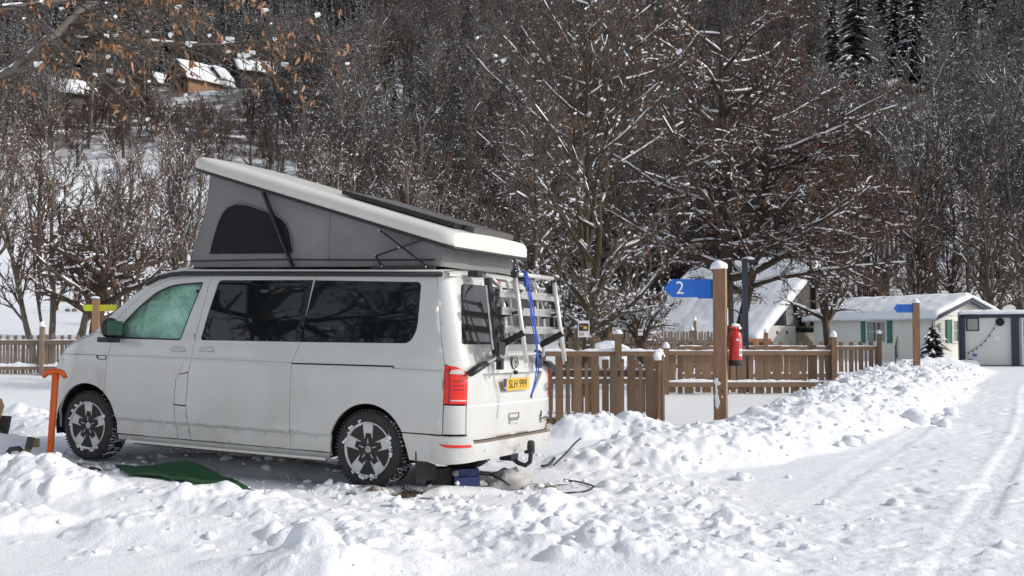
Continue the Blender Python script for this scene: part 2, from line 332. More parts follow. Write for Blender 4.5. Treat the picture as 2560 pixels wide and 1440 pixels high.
TC = GX - .488 * GY + 1.24 + .10 * np.sin(GY / 3.5); TD = np.abs(np.abs(TC) - .74); tracks = -.010 * sm(.15, .09, TD) + .007 * sm(.15, .10, TD) * np.sign(np.sin(GY * 2 * PI / .15 + np.abs(TC) * 18)) + .008 * sm(.10, .0, np.abs(TD - .20))
LAWN = .05 * fbm(GX * .9, GY * .9, 3, 91)
D = RD * .86 + E * (.62 + .2 * (1 - sm(9.3, 11, GY))) * np.clip(.35 + MASK, 0, 1) + FINE * (.3 + .7 * np.clip(MASK + ROAD, 0, 1)) - (dents + .0) * ROAD * (1 - np.clip(MASK * 2, 0, 1)) + tracks * ROAD * (1 - np.clip(MASK * 3, 0, 1)) + LAWN
D = D * (1 - .45 * near_van) - .02 * near_van 
tick('raster')
def detail(x, y):
    fx = np.clip((x - X0) / RES, 0, GX.shape[1] - 1.01); fy = np.clip((y - Y0) / RES, 0, GX.shape[0] - 1.01)
    ix = fx.astype(int); iy = fy.astype(int); u = fx - ix; v = fy - iy
    z = (D[iy, ix] * (1 - u) + D[iy, ix + 1] * u) * (1 - v) + (D[iy + 1, ix] * (1 - u) + D[iy + 1, ix + 1] * u) * v
    f = np.minimum(np.minimum(sm(X0, X0 + .6, x), sm(X1, X1 - .8, x)), np.minimum(sm(Y0, Y0 + .4, y), sm(Y1, Y1 - 1.5, y)))
    far = ridge(x, y) + .25 * ridge(x, y) * (vnoise(x * 2, y * 2, 6) + vnoise(x * 5, y * 5, 7) - .8)
    return z * f + far * (1 - f)
def gz(x, y):
    x = np.array([float(x)]); y = np.array([float(y)]); return float(base(x, y)[0] + detail(x, y)[0])
th = np.concatenate([np.linspace(-PI, -.62, 60)[:-1], np.linspace(-.62, .62, 760), np.linspace(.62, PI, 60)[1:-1]])
rr = np.concatenate([[.3, 1, 2, 3], np.geomspace(4.2, 36, 600), np.geomspace(37, 1200, 190)])
TT, RR = np.meshgrid(th, rr); PX = RR * np.sin(TT); PY = RR * np.cos(TT)
PZ = base(PX, PY) + detail(PX, PY)
V = np.stack([PX, PY, PZ], -1).reshape(-1, 3); nr, nc = TT.shape
i, j = np.meshgrid(np.arange(nr - 1), np.arange(nc), indexing='ij'); j2 = (j + 1) % nc
F = np.stack([i * nc + j, (i) * nc + j2, (i + 1) * nc + j2, (i + 1) * nc + j], -1).reshape(-1, 4)
# snow ground material: dirt patches near the van, leaf litter under the wood
m = M['ground'] = mat('snow_ground', (.86, .875, .90), .55, col2=(.81, .83, .865), scale=.8, bump=.007, bscale=45, spec=.3)
t = m.node_tree; b = t.nodes['Principled BSDF']; src = b.inputs['Base Color'].links[0].from_socket
geo = t.nodes.new('ShaderNodeNewGeometry'); sep = t.nodes.new('ShaderNodeSeparateXYZ'); t.links.new(geo.outputs['Position'], sep.inputs[0])
def nmath(op, a, b_=None, clamp=False):
    n = t.nodes.new('ShaderNodeMath'); n.operation = op; n.use_clamp = clamp
    for k, v in ((0, a), (1, b_)):
        if v is None: continue
        if isinstance(v, (int, float)): n.inputs[k].default_value = v
        else: t.links.new(v, n.inputs[k])
    return n.outputs[0]
def nnoise(sc, det=4):
    n = t.nodes.new('ShaderNodeTexNoise'); n.inputs['Scale'].default_value = sc; n.inputs['Detail'].default_value = det; t.links.new(geo.outputs['Position'], n.inputs['Vector']); return n.outputs['Fac']
acc = None
for (cx, cy, rx, ry) in ((-1.15, 9.35, .42, .22), (.25, 10.2, .55, .35), (-3.9, 10.5, .35, .2), (-.75, 9.35, .3, .18), (-4.25, 10.9, .3, .3)):
    dx = nmath('DIVIDE', nmath('SUBTRACT', sep.outputs[0], cx), rx); dy = nmath('DIVIDE', nmath('SUBTRACT', sep.outputs[1], cy), ry)
    d = nmath('SUBTRACT', 1.0, nmath('ADD', nmath('MULTIPLY', dx, dx), nmath('MULTIPLY', dy, dy)), True)
    acc = d if acc is None else nmath('MAXIMUM', acc, d)
dm = nmath('MULTIPLY', nmath('SUBTRACT', nmath('ADD', nmath('MULTIPLY', acc, .45), nnoise(14)), .78, True), 5.0, True)
x1 = t.nodes.new('ShaderNodeMix'); x1.data_type = 'RGBA'; t.links.new(dm, x1.inputs[0]); t.links.new(src, x1.inputs[6]); x1.inputs[7].default_value = (.11, .085, .06, 1)
hf = nmath('MULTIPLY', nmath('SUBTRACT', sep.outputs[1], 62.0), .02, True)
hm = nmath('MULTIPLY', nmath('MULTIPLY', hf, nmath('MULTIPLY', nmath('SUBTRACT', nnoise(.35, 6), .36), 7.0, True)), .9)
fld = nmath('MAXIMUM', nmath('MULTIPLY', nmath('ADD', sep.outputs[0], nmath('MULTIPLY', sep.outputs[1], .165)), .25, True), nmath('MULTIPLY', nmath('SUBTRACT', sep.outputs[1], 122.0), .06, True)); rgt = nmath('SUBTRACT', 1.0, nmath('MULTIPLY', nmath('MULTIPLY', nmath('SUBTRACT', sep.outputs[0], nmath('MULTIPLY', sep.outputs[1], .24)), .2, True), nmath('MULTIPLY', nmath('SUBTRACT', 165.0, sep.outputs[1]), .05, True)), True); hm = nmath('MULTIPLY', nmath('MULTIPLY', hm, fld), nmath('MAXIMUM', rgt, .3))
x2 = t.nodes.new('ShaderNodeMix'); x2.data_type = 'RGBA'; t.links.new(hm, x2.inputs[0]); t.links.new(x1.outputs[2], x2.inputs[6]); x2.inputs[7].default_value = (.085, .06, .045, 1)
t.links.new(x2.outputs[2], b.inputs['Base Color'])
me = mesh_np('snow_ground', V, F, m, smooth=True)
tag(link('ground', me), kind='structure')
tick('ground')
# loose clods
def ico():
    bm = bmesh.new(); bmesh.ops.create_icosphere(bm, subdivisions=2, radius=1); v = np.array([x.co[:] for x in bm.verts]); f = np.array([[y.index for y in x.verts] for x in bm.faces]); bm.free(); return v, f
IV, IF = ico()
def clods(name, P, rad, seed, m=None):
    Vs = []; Fs = []; n0 = 0; rs = np.random.RandomState(seed)
    for (x, y, z), r in zip(P, rad):
        v = IV.copy(); ph = rs.rand(3) * 6; k = 1 + .24 * np.sin(v @ (rs.randn(3) * 2.2) + ph[0]) + .2 * np.sin(v @ (rs.randn(3) * 5) + ph[1])
        v = v * k[:, None] * np.array([1, rs.uniform(.6, 1.2), rs.uniform(.5, .9)]); a = rs.rand() * 6.3; c, s_ = math.cos(a), math.sin(a)
        v = np.stack([v[:, 0] * c - v[:, 1] * s_, v[:, 0] * s_ + v[:, 1] * c, v[:, 2]], 1) * r + (x, y, z + r * .15); Vs.append(v); Fs.append(IF + n0); n0 += len(v)
    return tag(link(name, mesh_np(name, np.vstack(Vs), np.vstack(Fs), m or M['snow'], smooth=True)), 'loose lumps of shovelled snow along the banks beside the campervan and road', 'snow lumps', None, 'stuff')
idx = np.clip(np.searchsorted(cdf, RS.rand(2400)), 0, mm.size - 1); cx = GX.ravel()[idx]; cy = GY.ravel()[idx]
keep = (cy > 5.6) & ~((np.abs(xv_.ravel()[idx] - 1.6) < 2.9) & (np.abs(yv_.ravel()[idx]) < .95)); cx = cx[keep]; cy = cy[keep]
cz = base(cx, cy) + detail(cx, cy); rad = .006 + .04 * RS.rand(len(cx)) ** 3.2 * (1 + .02 * cy)
ex = [(1.95, 7.9, .05), (2.75, 9.6, .075), (2.55, 9.0, .05), (3.0, 9.1, .08), (3.1, 9.0, .06), (-2.0, 7.0, .045), (2.2, 10.6, .08), (5.8, 16.3, .14), (6.1, 16.7, .18), (6.5, 16.9, .13), (6.3, 16.1, .12), (7.3, 18.4, .15), (3.9, 13.2, .1), (4.1, 13.5, .12), (4.35, 13.9, .1)]
for a, b_, r in ex[:10:2] + ex[8:]: cx = np.append(cx, a); cy = np.append(cy, b_); cz = np.append(cz, gz(a, b_)); rad = np.append(rad, r)
rk_ = np.random.RandomState(9)
for k in range(420):
    a_, b_ = rk_.uniform(-1.3, 4.4), rk_.uniform(-.7, 1.6); x_, y_ = -.857 - .8936 * a_ - .448 * b_, 10.53 + .448 * a_ - .894 * b_
    if min(abs(a_), abs(a_ - 3.4)) < .38 and .65 < b_ < .98: continue
    cx = np.append(cx, x_); cy = np.append(cy, y_); cz = np.append(cz, gz(x_, y_)); rad = np.append(rad, .008 + .045 * rk_.rand() ** 3)
clods('snow_lumps', np.stack([cx, cy, cz], 1), rad, 5)
tick('clods')
# ------------------------------------------------------------------ campervan (van frame: +X nose, +Y near side, origin on the ground under the rear axle)
VM = Matrix(((-.8935909, -.4481636, .0253899, -.857224), (.4481882, -.8939251, -.0050303, 10.528675), (.0249511, .0068844, .9996650, -.005508), (0, 0, 0, 1)))
q_ = VM.to_3x3(); q_.normalize(); VM = Matrix.LocRotScale(VM.translation, q_.to_quaternion(), None)
van = empty('campervan', mw=VM, label='white campervan with its grey canvas pop-top roof raised, parked in dug-out snow', cat='campervan')
WT = [(.20, .90), (.28, .925), (.428, .930), (.452, .951), (.70, .954), (1.00, .952), (1.05, .950), (1.065, .944), (1.2, .932), (1.5, .886), (1.8, .822), (1.87, .80), (1.93, .74)]
RT = [(.2, -.93), (.5, -.955), (.95, -.962), (1.1, -.948), (1.29, -.895), (1.6, -.805), (1.85, -.725), (1.93, -.66)]
WT2 = [q for q in WT if q[0] not in (.428, .452)]
def itp(T, z): return float(np.interp(z, [a for a, _ in T], [b_ for _, b_ in T]))
XS = -.45; NS = 6.0
_cy = np.concatenate([np.linspace(0, .9, 60), .95 * (1 - (np.linspace(1, 0, 80)[1:] ** 2) * (1 - .9 / .95))])
_cx = XS - .505 * np.clip(1 - (_cy / .95) ** NS, 0, 1) ** (1 / NS)
_cs = np.concatenate([[0], np.cumsum(np.hypot(np.diff(_cx), np.diff(_cy)))]); S0 = _cs[-1]
def sX(x): return S0 + (x - XS) if x >= XS else float(np.interp(x, _cx, _cs))
def sY(y): return float(np.interp(y, _cy, _cs))
def P3(s, z, off=0.):
    sg = 1 if s >= 0 else -1; a = abs(s)
    if a > S0:
        x = XS + a - S0; xn = 4.33 - max(0, z - .75) * .5 - max(0, .45 - z) * .25; q = min(max((x - 2.9) / (xn - 2.9), 0), .9995)
        kx = min(1, max(0, (x + .45) / .15)); y = lerp(itp(WT2, z), itp(WT, z), kx) * (1 - q ** 5) ** (1 / 3.)
    else:
        cx_ = float(np.interp(a, _cs, _cx)); cy_ = float(np.interp(a, _cs, _cy)); u = (XS - cx_) / .505
        x = XS - (XS - itp(RT, z)) * u; y = cy_ / .95 * itp(WT2, z)
    return Vector((x, sg * y, z))
def N3(s, z):
    e = .004; a = P3(s + e, z) - P3(s - e, z); b_ = P3(s, z + e) - P3(s, z - e); n = b_.cross(a)
    n.normalize(); return -n if n.dot(P3(s, z) - Vector((1.2, 0, z))) < 0 else n
def Q3(s, z, off=0.): return P3(s, z) + N3(s, z) * off if off else P3(s, z)
def inpoly(x, y, P):
    c = False; n = len(P); j_ = n - 1
    for i_ in range(n):
        if (P[i_][1] > y) != (P[j_][1] > y) and x < (P[j_][0] - P[i_][0]) * (y - P[i_][1]) / (P[j_][1] - P[i_][1]) + P[i_][0]: c = not c
        j_ = i_
    return c
def rnd(P, r, n=5):       # round polygon corners
    o = []; N = len(P); rs = r if isinstance(r, (list, tuple)) else [r] * N
    for k in range(N):
        p = Vector(P[k]); a = Vector(P[k - 1]) - p; b_ = Vector(P[(k + 1) % N]) - p; q = min(rs[k], a.length * .45, b_.length * .45)
        if q < 1e-4: o.append(tuple(p)); continue
        A = p + a.normalized() * q; B = p + b_.normalized() * q
        for t_ in range(n + 1):
            u = t_ / n; o.append(tuple(A * (1 - u) ** 2 + p * 2 * u * (1 - u) + B * u * u))
    return o
def resamp(P, d):
    o = []
    for k in range(len(P)):
        a = Vector(P[k]); b_ = Vector(P[(k + 1) % len(P)]); n = max(1, int((b_ - a).length / d + .5))
        for t_ in range(n): o.append(tuple(a.lerp(b_, t_ / n)))
    return o
def inset(P, g):         # shrink polygon by g (either winding)
    A = sum(P[k - 1][0] * P[k][1] - P[k][0] * P[k - 1][1] for k in range(len(P))); sg = 1 if A > 0 else -1; o = []
    for k in range(len(P)):
        a = Vector(P[k]) - Vector(P[k - 1]); b_ = Vector(P[(k + 1) % len(P)]) - Vector(P[k])
        if a.length < 1e-6 or b_.length < 1e-6: o.append(P[k]); continue
        n = (Vector((-a.y, a.x)).normalized() + Vector((-b_.y, b_.x)).normalized()); n = n.normalized() * g / max(.35, math.sqrt(max(.1, (1 + a.normalized().dot(b_.normalized())) / 2)))
        o.append((P[k][0] + n.x * sg, P[k][1] + n.y * sg))
    return o
def panel_mesh(name, out, holes, m, off=0., gap=.0028, lip=.022, d=.05, surf=None, mirror=False):
    surf = surf or Q3; offf = off if callable(off) else (lambda s, z: off)
    O = resamp(inset(out, gap), min(d, .04)); H = [resamp(h, .04) for h in holes]
    pts = list(O); ed = [(k, (k + 1) % len(O)) for k in range(len(O))]
    for h in H: n0 = len(pts); pts += h; ed += [(n0 + k, n0 + (k + 1) % len(h)) for k in range(len(h))]
    nb = len(pts); bs = np.array(pts)
    if surf is Q3:
        for zc_ in (.418, .428, .440, .452, .462, 1.046, 1.067):
            for xx in np.arange(min(p[0] for p in O) + .03, max(p[0] for p in O), .06):
                if inpoly(xx, zc_, O) and not any(inpoly(xx, zc_, h) for h in H) and np.min(np.hypot(bs[:, 0] - xx, bs[:, 1] - zc_)) > .012: pts.append((xx, zc_))
        bs = np.array(pts)
    xs_ = np.arange(min(p[0] for p in O) + d * .5, max(p[0] for p in O), d); zs_ = np.arange(min(p[1] for p in O) + d * .5, max(p[1] for p in O), d)
    for r_, zz in enumerate(zs_):
        for xx in xs_:
            xx = xx + (d / 2 if r_ % 2 else 0)
            if inpoly(xx, zz, O) and not any(inpoly(xx, zz, h) for h in H) and np.min(np.hypot(bs[:, 0] - xx, bs[:, 1] - zz)) > d * .45: pts.append((xx, zz))
    vo, eo, fo, _, _, _ = delaunay_2d_cdt([Vector(p) for p in pts], ed, [], 0, 1e-6)
    bm = bmesh.new(); vs = []
    for p in vo:
        q = surf(p.x, p.y, offf(p.x, p.y)); vs.append(bm.verts.new((q.x, -q.y if mirror else q.y, q.z)))
    for f in fo:
        c = sum((vo[k] for k in f), Vector((0, 0))) / len(f)
        if inpoly(c.x, c.y, O) and not any(inpoly(c.x, c.y, h) for h in H):
            try: ff = bm.faces.new([vs[k] for k in f]); ff.smooth = True
            except ValueError: pass
    bmesh.ops.delete(bm, geom=[v for v in bm.verts if not v.link_faces], context='VERTS')
    bmesh.ops.recalc_face_normals(bm, faces=bm.faces)
    # point normals outwards
    tot = sum((f.normal.dot(f.calc_center_median() - Vector((1.2, 0, 1.0))) * f.calc_area()) for f in bm.faces)
    if tot < 0: bmesh.ops.reverse_faces(bm, faces=bm.faces)
    if lip:
        be = [e for e in bm.edges if len(e.link_faces) == 1]; mp = {}
        for e in be:
            for v in e.verts:
                if v not in mp: mp[v] = (bm.verts.new(v.co), bm.verts.new(v.co - v.normal * lip))
        for e in be:
            a, b_ = e.verts; f = e.link_faces[0]
            for lo in f.loops:
                if lo.edge == e: a = lo.vert; b_ = lo.link_loop_next.vert; break
            bm.faces.new((mp[b_][0], mp[a][0], mp[a][1], mp[b_][1]))
    me = bpy.data.meshes.new(name); bm.to_mesh(me); bm.free(); me.materials.append(m); return me
def panel(name, out, holes, m, parent=van, **k): return link(name, panel_mesh(name, out, holes, m, **k), parent)
def XZ(P): return [(sX(x), z) for x, z in P]
def arc(cx_, cz_, r, a0, a1, n=14): return [(cx_ + r * math.cos(math.radians(lerp(a0, a1, k / n))), cz_ + r * math.sin(math.radians(lerp(a0, a1, k / n)))) for k in range(n + 1)]
def angz(r, z): return math.degrees(math.asin(max(-1, min(1, (z - .345) / r))))
RA, FA, FX = .398, .425, 3.415
TOPZ = 1.872
SFR = [(1.945, TOPZ), (2.018, 1.243), (2.04, 1.06), (2.062, .93)]      # seam front door / sliding door
SMID = [(.705, TOPZ), (.765, 1.25), (.84, 1.08), (.842, 1.057), (.838, .293)]
ROOFL = [(2.35, 1.882), (2.52, 1.862), (2.71, 1.80), (2.95, 1.63), (3.15, 1.46), (3.36, 1.29)]
win_fd = XZ(rnd([(2.03, 1.812), (2.42, 1.785), (2.62, 1.708), (2.80, 1.57), (2.98, 1.40), (3.09, 1.27), (3.03, 1.235), (2.20, 1.238)], [.03, .1, .05, .05, .05, .04, .03, .03]))
win_sd = XZ(rnd([(1.845, 1.830), (.776, 1.833), (.806, 1.262), (1.955, 1.247)], [.04, .0, .0, .04]))
win_qp = XZ(rnd([(.754, 1.833), (-.435, 1.820), (-.462, 1.42), (-.40, 1.283), (.784, 1.262)], [.0, .05, .1, .10, .0]))
z0 = .289
a_f = angz(FA, .70)
fd = [(1.945, TOPZ), (2.35, 1.845), (2.50, 1.825), (2.68, 1.755), (2.89, 1.60), (3.08, 1.43), (3.20, 1.29), (3.10, 1.21), (3.135, 1.05), (3.178, .72)] + arc(FX, .345, FA, 180 - a_f + 0, 180 + 8, 9)[::1]
# front door outline: arch rim from (x=3.18,z=.7) back down to the sill
fd = [(1.945, TOPZ), (2.35, 1.845), (2.50, 1.825), (2.68, 1.755), (2.89, 1.60), (3.08, 1.43), (3.20, 1.29), (3.10, 1.21), (3.135, 1.05), (3.165, .70)] + arc(FX, .345, FA, 122, 187, 10) + [(2.19, .291), (2.212, .45), (2.235, .62), (2.218, .905), (2.062, .94), (2.04, 1.06), (2.018, 1.243)]
panel('front_door', XZ(fd), [win_fd], M['paint'])
panel('fuel_flap', XZ([(2.066, .935), (2.215, .902), (2.232, .622), (2.082, .618)]), [], M['paint'])
panel('door_post', XZ([(2.082, .612), (2.232, .616), (2.209, .45), (2.187, .291), (2.03, .291), (2.055, .45)]), [], M['paint'])
panel('sliding_door', XZ([(1.945, TOPZ), (2.018, 1.243), (2.04, 1.06), (2.062, .93), (2.08, .62), (2.052, .45), (2.028, .291), (.838, .293), (.842, 1.057), (.84, 1.08), (.765, 1.25), (.705, TOPZ)]), [win_sd], M['paint'])
qp = [(.705, TOPZ), (.765, 1.25), (.84, 1.08), (.842, 1.057), (.838, .293)] + arc(0, .345, RA, -8, 154, 26) + [(-.755, .521), (-.765, 1.115), (-.715, TOPZ)]
qp = [(.705, TOPZ), (.765, 1.25), (.84, 1.08), (.842, 1.057), (.838, .293)] + arc(0, .345, RA, -8, 154, 26) + [(-.755, .521), (-.765, 1.115), (-.70, TOPZ)]
panel('rear_quarter_panel', XZ(qp), [win_qp], M['paint'])
fen = [(3.10, 1.21), (3.20, 1.29), (3.36, 1.285), (3.55, 1.235), (3.80, 1.13), (3.93, 1.045), (4.0, .86), (4.10, .84), (4.235, .80), (4.262, .62), (4.262, .47), (4.2, .30), (3.835, .30)] + arc(FX, .345, FA, -4, 122, 18) + [(3.165, .70), (3.135, 1.05)]
panel('front_wing', XZ(fen), [], M['paint'])
# the windscreen pillar and the strip above the doors
panel('roof_side_rail', XZ([(-.70, TOPZ), (1.945, TOPZ), (2.35, 1.845), (2.50, 1.825), (2.68, 1.755), (2.89, 1.60), (3.08, 1.43), (3.20, 1.29), (3.36, 1.29), (3.16, 1.475), (2.96, 1.64), (2.72, 1.805), (2.53, 1.868), (2.35, 1.905), (-.66, 1.915)]), [], M['paint'], gap=.0015)
panel('sill', XZ([(.395, .284), (2.98, .284), (2.98, .235), (.395, .235)]), [], M['paint'], lip=.03)
tgo = [(sX(-.70), TOPZ + .002), (sX(-.765), 1.115), (sY(.815), 1.05), (sY(.815), .532), (sY(.79), .475), (sY(.70), .468)]
tg = tgo + [(-a, b_) for a, b_ in tgo[::-1]]
rw_ = [(sY(.70), 1.80), (sY(.88), 1.288)]; rwin = rnd([(sY(.745), 1.815), (sY(.845), 1.288), (-sY(.845), 1.288), (-sY(.745), 1.815)], [.07, .04, .04, .07])
pocket = [(sY(.62), 1.035), (sY(.40), .83), (-sY(.40), .83), (-sY(.62), 1.035)]
pocket = rnd(pocket, [.03, .08, .08, .03])
tgl = panel('tailgate', tg, [rwin, pocket], M['paint'], lip=.03)
def offp(s, z): return -.012 - .030 * sm(.83, 1.0, np.array(z)) * 1.0
panel('number_plate_recess', inset(pocket, -.004), [], M['paint'], parent=tgl, off=lambda s, z: -.004 - .032 * float(sm(.83, 1.0, np.array(z))), lip=.0, gap=0)
panel('rear_window', inset(rwin, -.012), [], M['glassgrey'], parent=tgl, off=-.008, lip=0, gap=0)
crn = [(sX(-.765), .775), (sX(-.757), .525), (sY(.82), .525), (sY(.82), .772)]
lgt = [(sX(-.768), 1.108), (sX(-.762), .782), (sY(.82), .782), (sY(.82), 1.045), (sY(.90), 1.10)]
for sg, nm in ((1, 'near'), (-1, 'far')):
    mir = sg < 0
    link('corner_panel', panel_mesh('corner_panel', crn, [], M['paint'], mirror=mir), van)
    tl = link('tail_light', panel_mesh('tail_light', rnd(lgt, .012, 3), [], M['redlens'], off=.010, mirror=mir, lip=.03, d=.03), van, label='red tail light' + (' on the near side' if sg > 0 else ' on the far side'))
    if sg > 0:
        link('reversing_lens', panel_mesh('reversing_lens', rnd([(sY(.925), 1.07), (sY(.93), 1.035), (sY(.835), 1.03), (sY(.84), 1.05), (sY(.89), 1.082)], .008, 3), [], M['clearlens'], off=.014, lip=.004, d=.02), tl)
        for k in range(3): link('dark_bar', panel_mesh('dark_bar', [(sY(.915), .985 - k * .036), (sY(.915), .970 - k * .036), (sY(.852), .970 - k * .036), (sY(.852), .985 - k * .036)], [], M['darkred'], off=.013, lip=.003, d=.02), tl)
        link('white_strip', panel_mesh('white_strip', [(sY(.925), .822), (sY(.925), .806), (sY(.83), .806), (sY(.83), .822)], [], M['clearlens'], off=.013, lip=.003, d=.02), tl)
        link('side_rib', panel_mesh('side_rib', [(sX(-.80), 1.095), (sX(-.80), .79), (sX(-.815), .79), (sX(-.815), 1.095)], [], M['darkred'], off=.0125, lip=.003, d=.02), tl)
# bumper
def boff(s, z):
    a = abs(s); f = 1 - float(sm(sX(-.78), sX(-.60), np.array(a))); return .004 + f * (.052 - .10 * max(0, .36 - z))
bmo = [(sX(-.36), .515), (sY(.80), .515), (sY(.77), .458)]; bmb = [(sY(.7), .300), (sX(-.80), .278), (sX(-.43), .285)]
bout = bmo + [(-a, b_) for a, b_ in bmo[::-1]] + [(-sX(-.43), .285), (-sX(-.80), .278), (-sY(.7), .30), (sY(.7), .30), (sX(-.80), .278), (sX(-.43), .285)]
bp_ = panel('rear_bumper', bout, [], M['paint'], off=boff, lip=.05)
mb = MB(); n = 24
ys = np.linspace(-.775, .775, n)
for a, b_ in zip(ys[:-1], ys[1:]):
    def sp(y, e): s = math.copysign(sY(abs(y)), y) if y else 0.; return Q3(s, .459, e)
    p = [sp(a, -.02), sp(b_, -.02), sp(b_, boff(sY(abs(b_)), .458) + .000), sp(a, boff(sY(abs(a)), .458) + .0)]
    mb.bm.faces.new([mb.bm.verts.new(q) for q in p])
bmesh.ops.remove_doubles(mb.bm, verts=mb.bm.verts, dist=1e-4); mb.build('step_strip', M['step'], bp_)
for sg in (1, -1): link('reflector', panel_mesh('reflector', [(sX(-.735), .452), (sX(-.80), .424), (sY(.80), .424), (sY(.80), .450)], [], M['redlens'], off=lambda s, z: boff(s, z) + .004, lip=.006, d=.03, mirror=sg < 0), bp_)
for y in (.62, -.05, -.62, .2):
    s = math.copysign(sY(abs(y)), y); p = Q3(s, .385, boff(s, .385) + .002); MB().lathe([(.0, -.002), (.011, -.002), (.012, .001), (.010, .001), (.009, .0)], 'X', p, 14).build('parking_sensor', M['paint'], bp_)
def ribbon(name, P, m, parent, wd=.004, off=.0012, surf=None):
    mb = MB(); prev = None; surf = surf or Q3
    P2 = []
    for a, b_ in zip(P[:-1], P[1:]):
        n_ = max(1, int(math.hypot(b_[0] - a[0], b_[1] - a[1]) / .05)); P2 += [(lerp(a[0], b_[0], k / n_), lerp(a[1], b_[1], k / n_)) for k in range(n_)]
    P2.append(P[-1])
    for k, (s, z) in enumerate(P2):
        a = P2[max(k - 1, 0)]; b_ = P2[min(k + 1, len(P2) - 1)]; d = Vector((b_[0] - a[0], b_[1] - a[1])).normalized(); nn = Vector((-d.y, d.x)) * wd / 2
        q = [mb.bm.verts.new(surf(s + nn.x * e, z + nn.y * e, off)) for e in (-1, 1)]
        if prev: mb.bm.faces.new((prev[0], q[0], q[1], prev[1]))
        prev = q
    return mb.build(name, m, parent)
# sliding-door rail, shut lines drawn as real grooves' dark inserts, painted crease shade, fold highlight
ribbon('door_rail', XZ([(.842, 1.066), (-.25, 1.080), (-.262, 1.062)]), M['gap'], van, wd=.014, off=.0016)
ribbon('bumper_shut_line', [(sX(-.36), .519), (sX(-.757), .519)], M['gap'], van, wd=.004)
ribbon('bonnet_shut_line', XZ([(3.93, 1.05), (3.80, 1.115), (3.55, 1.215), (3.36, 1.27)]), M['gap'], van, wd=.006)
ribbon('wing_line', XZ([(3.90, 1.053), (3.30, 1.062)]), M['gap'], van, wd=.004)
for pr, (xa, xb, za, zb) in {'a': (3.13, 2.05, 1.066, 1.071), 'b': (2.03, .85, 1.071, 1.073), 'c': (-.26, -.755, 1.062, 1.060)}.items(): ribbon('crease_shade_strip', XZ([(xa, za), (xb, zb)]), M['step'], van, wd=.003)  # brown strip stands in for the shade along the body crease
ribbon('fold_highlight', [(sY(.80), .762), (-sY(.80), .762)], M['snowcap'], tgl, wd=.012, off=.001)  # white strip painted as the highlight on the tailgate fold
# dark shells behind the gaps
mb = MB(); cols = [sX(x) for x in np.arange(-.95, 4.2, .1)]
for zi in range(0, 9):
    za, zb = .46 + zi * .18, .46 + (zi + 1) * .18
    for sa, sb in zip(cols[:-1], cols[1:]):
        xm = (sa + sb) / 2 - S0 + XS
        if zb > 1.90 or (abs(xm - 0) < .52 and zb < .9) or (abs(xm - FX) < .55 and zb < .9) or (xm > 2.0 and zb > 1.15) or xm > 3.8 or (zb > 1.26): continue
        for sg in (1, -1): mb.bm.faces.new([mb.bm.verts.new((lambda q: Vector((q.x, q.y * sg, q.z)))(Q3(*p, -.03))) for p in ((sa, za), (sb, za), (sb, zb), (sa, zb))])
mb.build('inner_shell', M['gap'], van, kind='stuff')
mb = MB()
for sg in (1, -1):     # strip behind the upper shut lines
    for x0, x1 in ((.66, .86), (1.82, 2.10)): mb.box(((x0 + x1) / 2, sg * .80, 1.53), (x1 - x0, .05, .66), Matrix.Rotation(sg * .23, 3, 'X'))
mb.box((1.6, 0, .50), (1.9, 1.70, .16)).box((-.68, 0, .42), (.42, 1.5, .22)).box((1.4, 0, .34), (3.6, .9, .16))
mb.build('underbody', M['gap'], van)
for cx_, r_ in ((0, RA + .01), (FX, FA + .01)):
    mb = MB()
    for sg in (1, -1):
        A = [Vector((cx_ + r_ * math.cos(a), sg * .925, .345 + r_ * math.sin(a))) for a in np.linspace(-.25, PI + .25, 26)]
        for a, b_ in zip(A[:-1], A[1:]):
            f = mb.bm.faces.new([mb.bm.verts.new(p) for p in (a, b_, b_ - Vector((0, sg * .38, 0)), a - Vector((0, sg * .38, 0)))])
        mb.bm.faces.new([mb.bm.verts.new(a - Vector((0, sg * .38, 0))) for a in A])
    mb.build('wheel_arch_liner', M['gap'], van, kind='stuff')
# windows
panel('sliding_door_window', inset(win_sd, -.014), [], M['glass'], off=-.006, lip=0, gap=0)
panel('quarter_window', inset(win_qp, -.014), [], M['glass'], off=-.006, lip=0, gap=0)
panel('window_pillar_cover', XZ([(.805, 1.832), (.725, 1.832), (.757, 1.264), (.836, 1.264)]), [], M['glass'], off=.003, lip=.008, gap=0, d=.06)
ribbon('pillar_seam', XZ([(.765, 1.833), (.796, 1.262)]), M['gap'], van, wd=.005, off=.0045)
cw = panel('cab_window', inset(win_fd, -.010), [], M['cabglass'], off=-.010, lip=0, gap=0)
panel('window_seal', inset(win_fd, -.004), [inset(win_fd, .016)], M['black'], off=-.002, lip=.004, gap=0, d=.05)
def foil(s, z, off=0): q = P3(s, z); q.y -= .05 + .012 * mnoise.noise(Vector((s * 7, z * 7, 0))) + .006 * mnoise.noise(Vector((s * 19, z * 16, 3))); return q
link('thermal_blind', panel_mesh('thermal_blind', inset(win_fd, -.03), [], M['foil'], surf=foil, lip=0, gap=0, d=.022), van)
mb = MB(); mb.lathe([(.0, -.004), (.014, -.004), (.016, .0), (.012, .003), (0, .003)], 'Y', (2.13, .80, 1.72), 14); mb.build('suction_cup', M['black'], van)
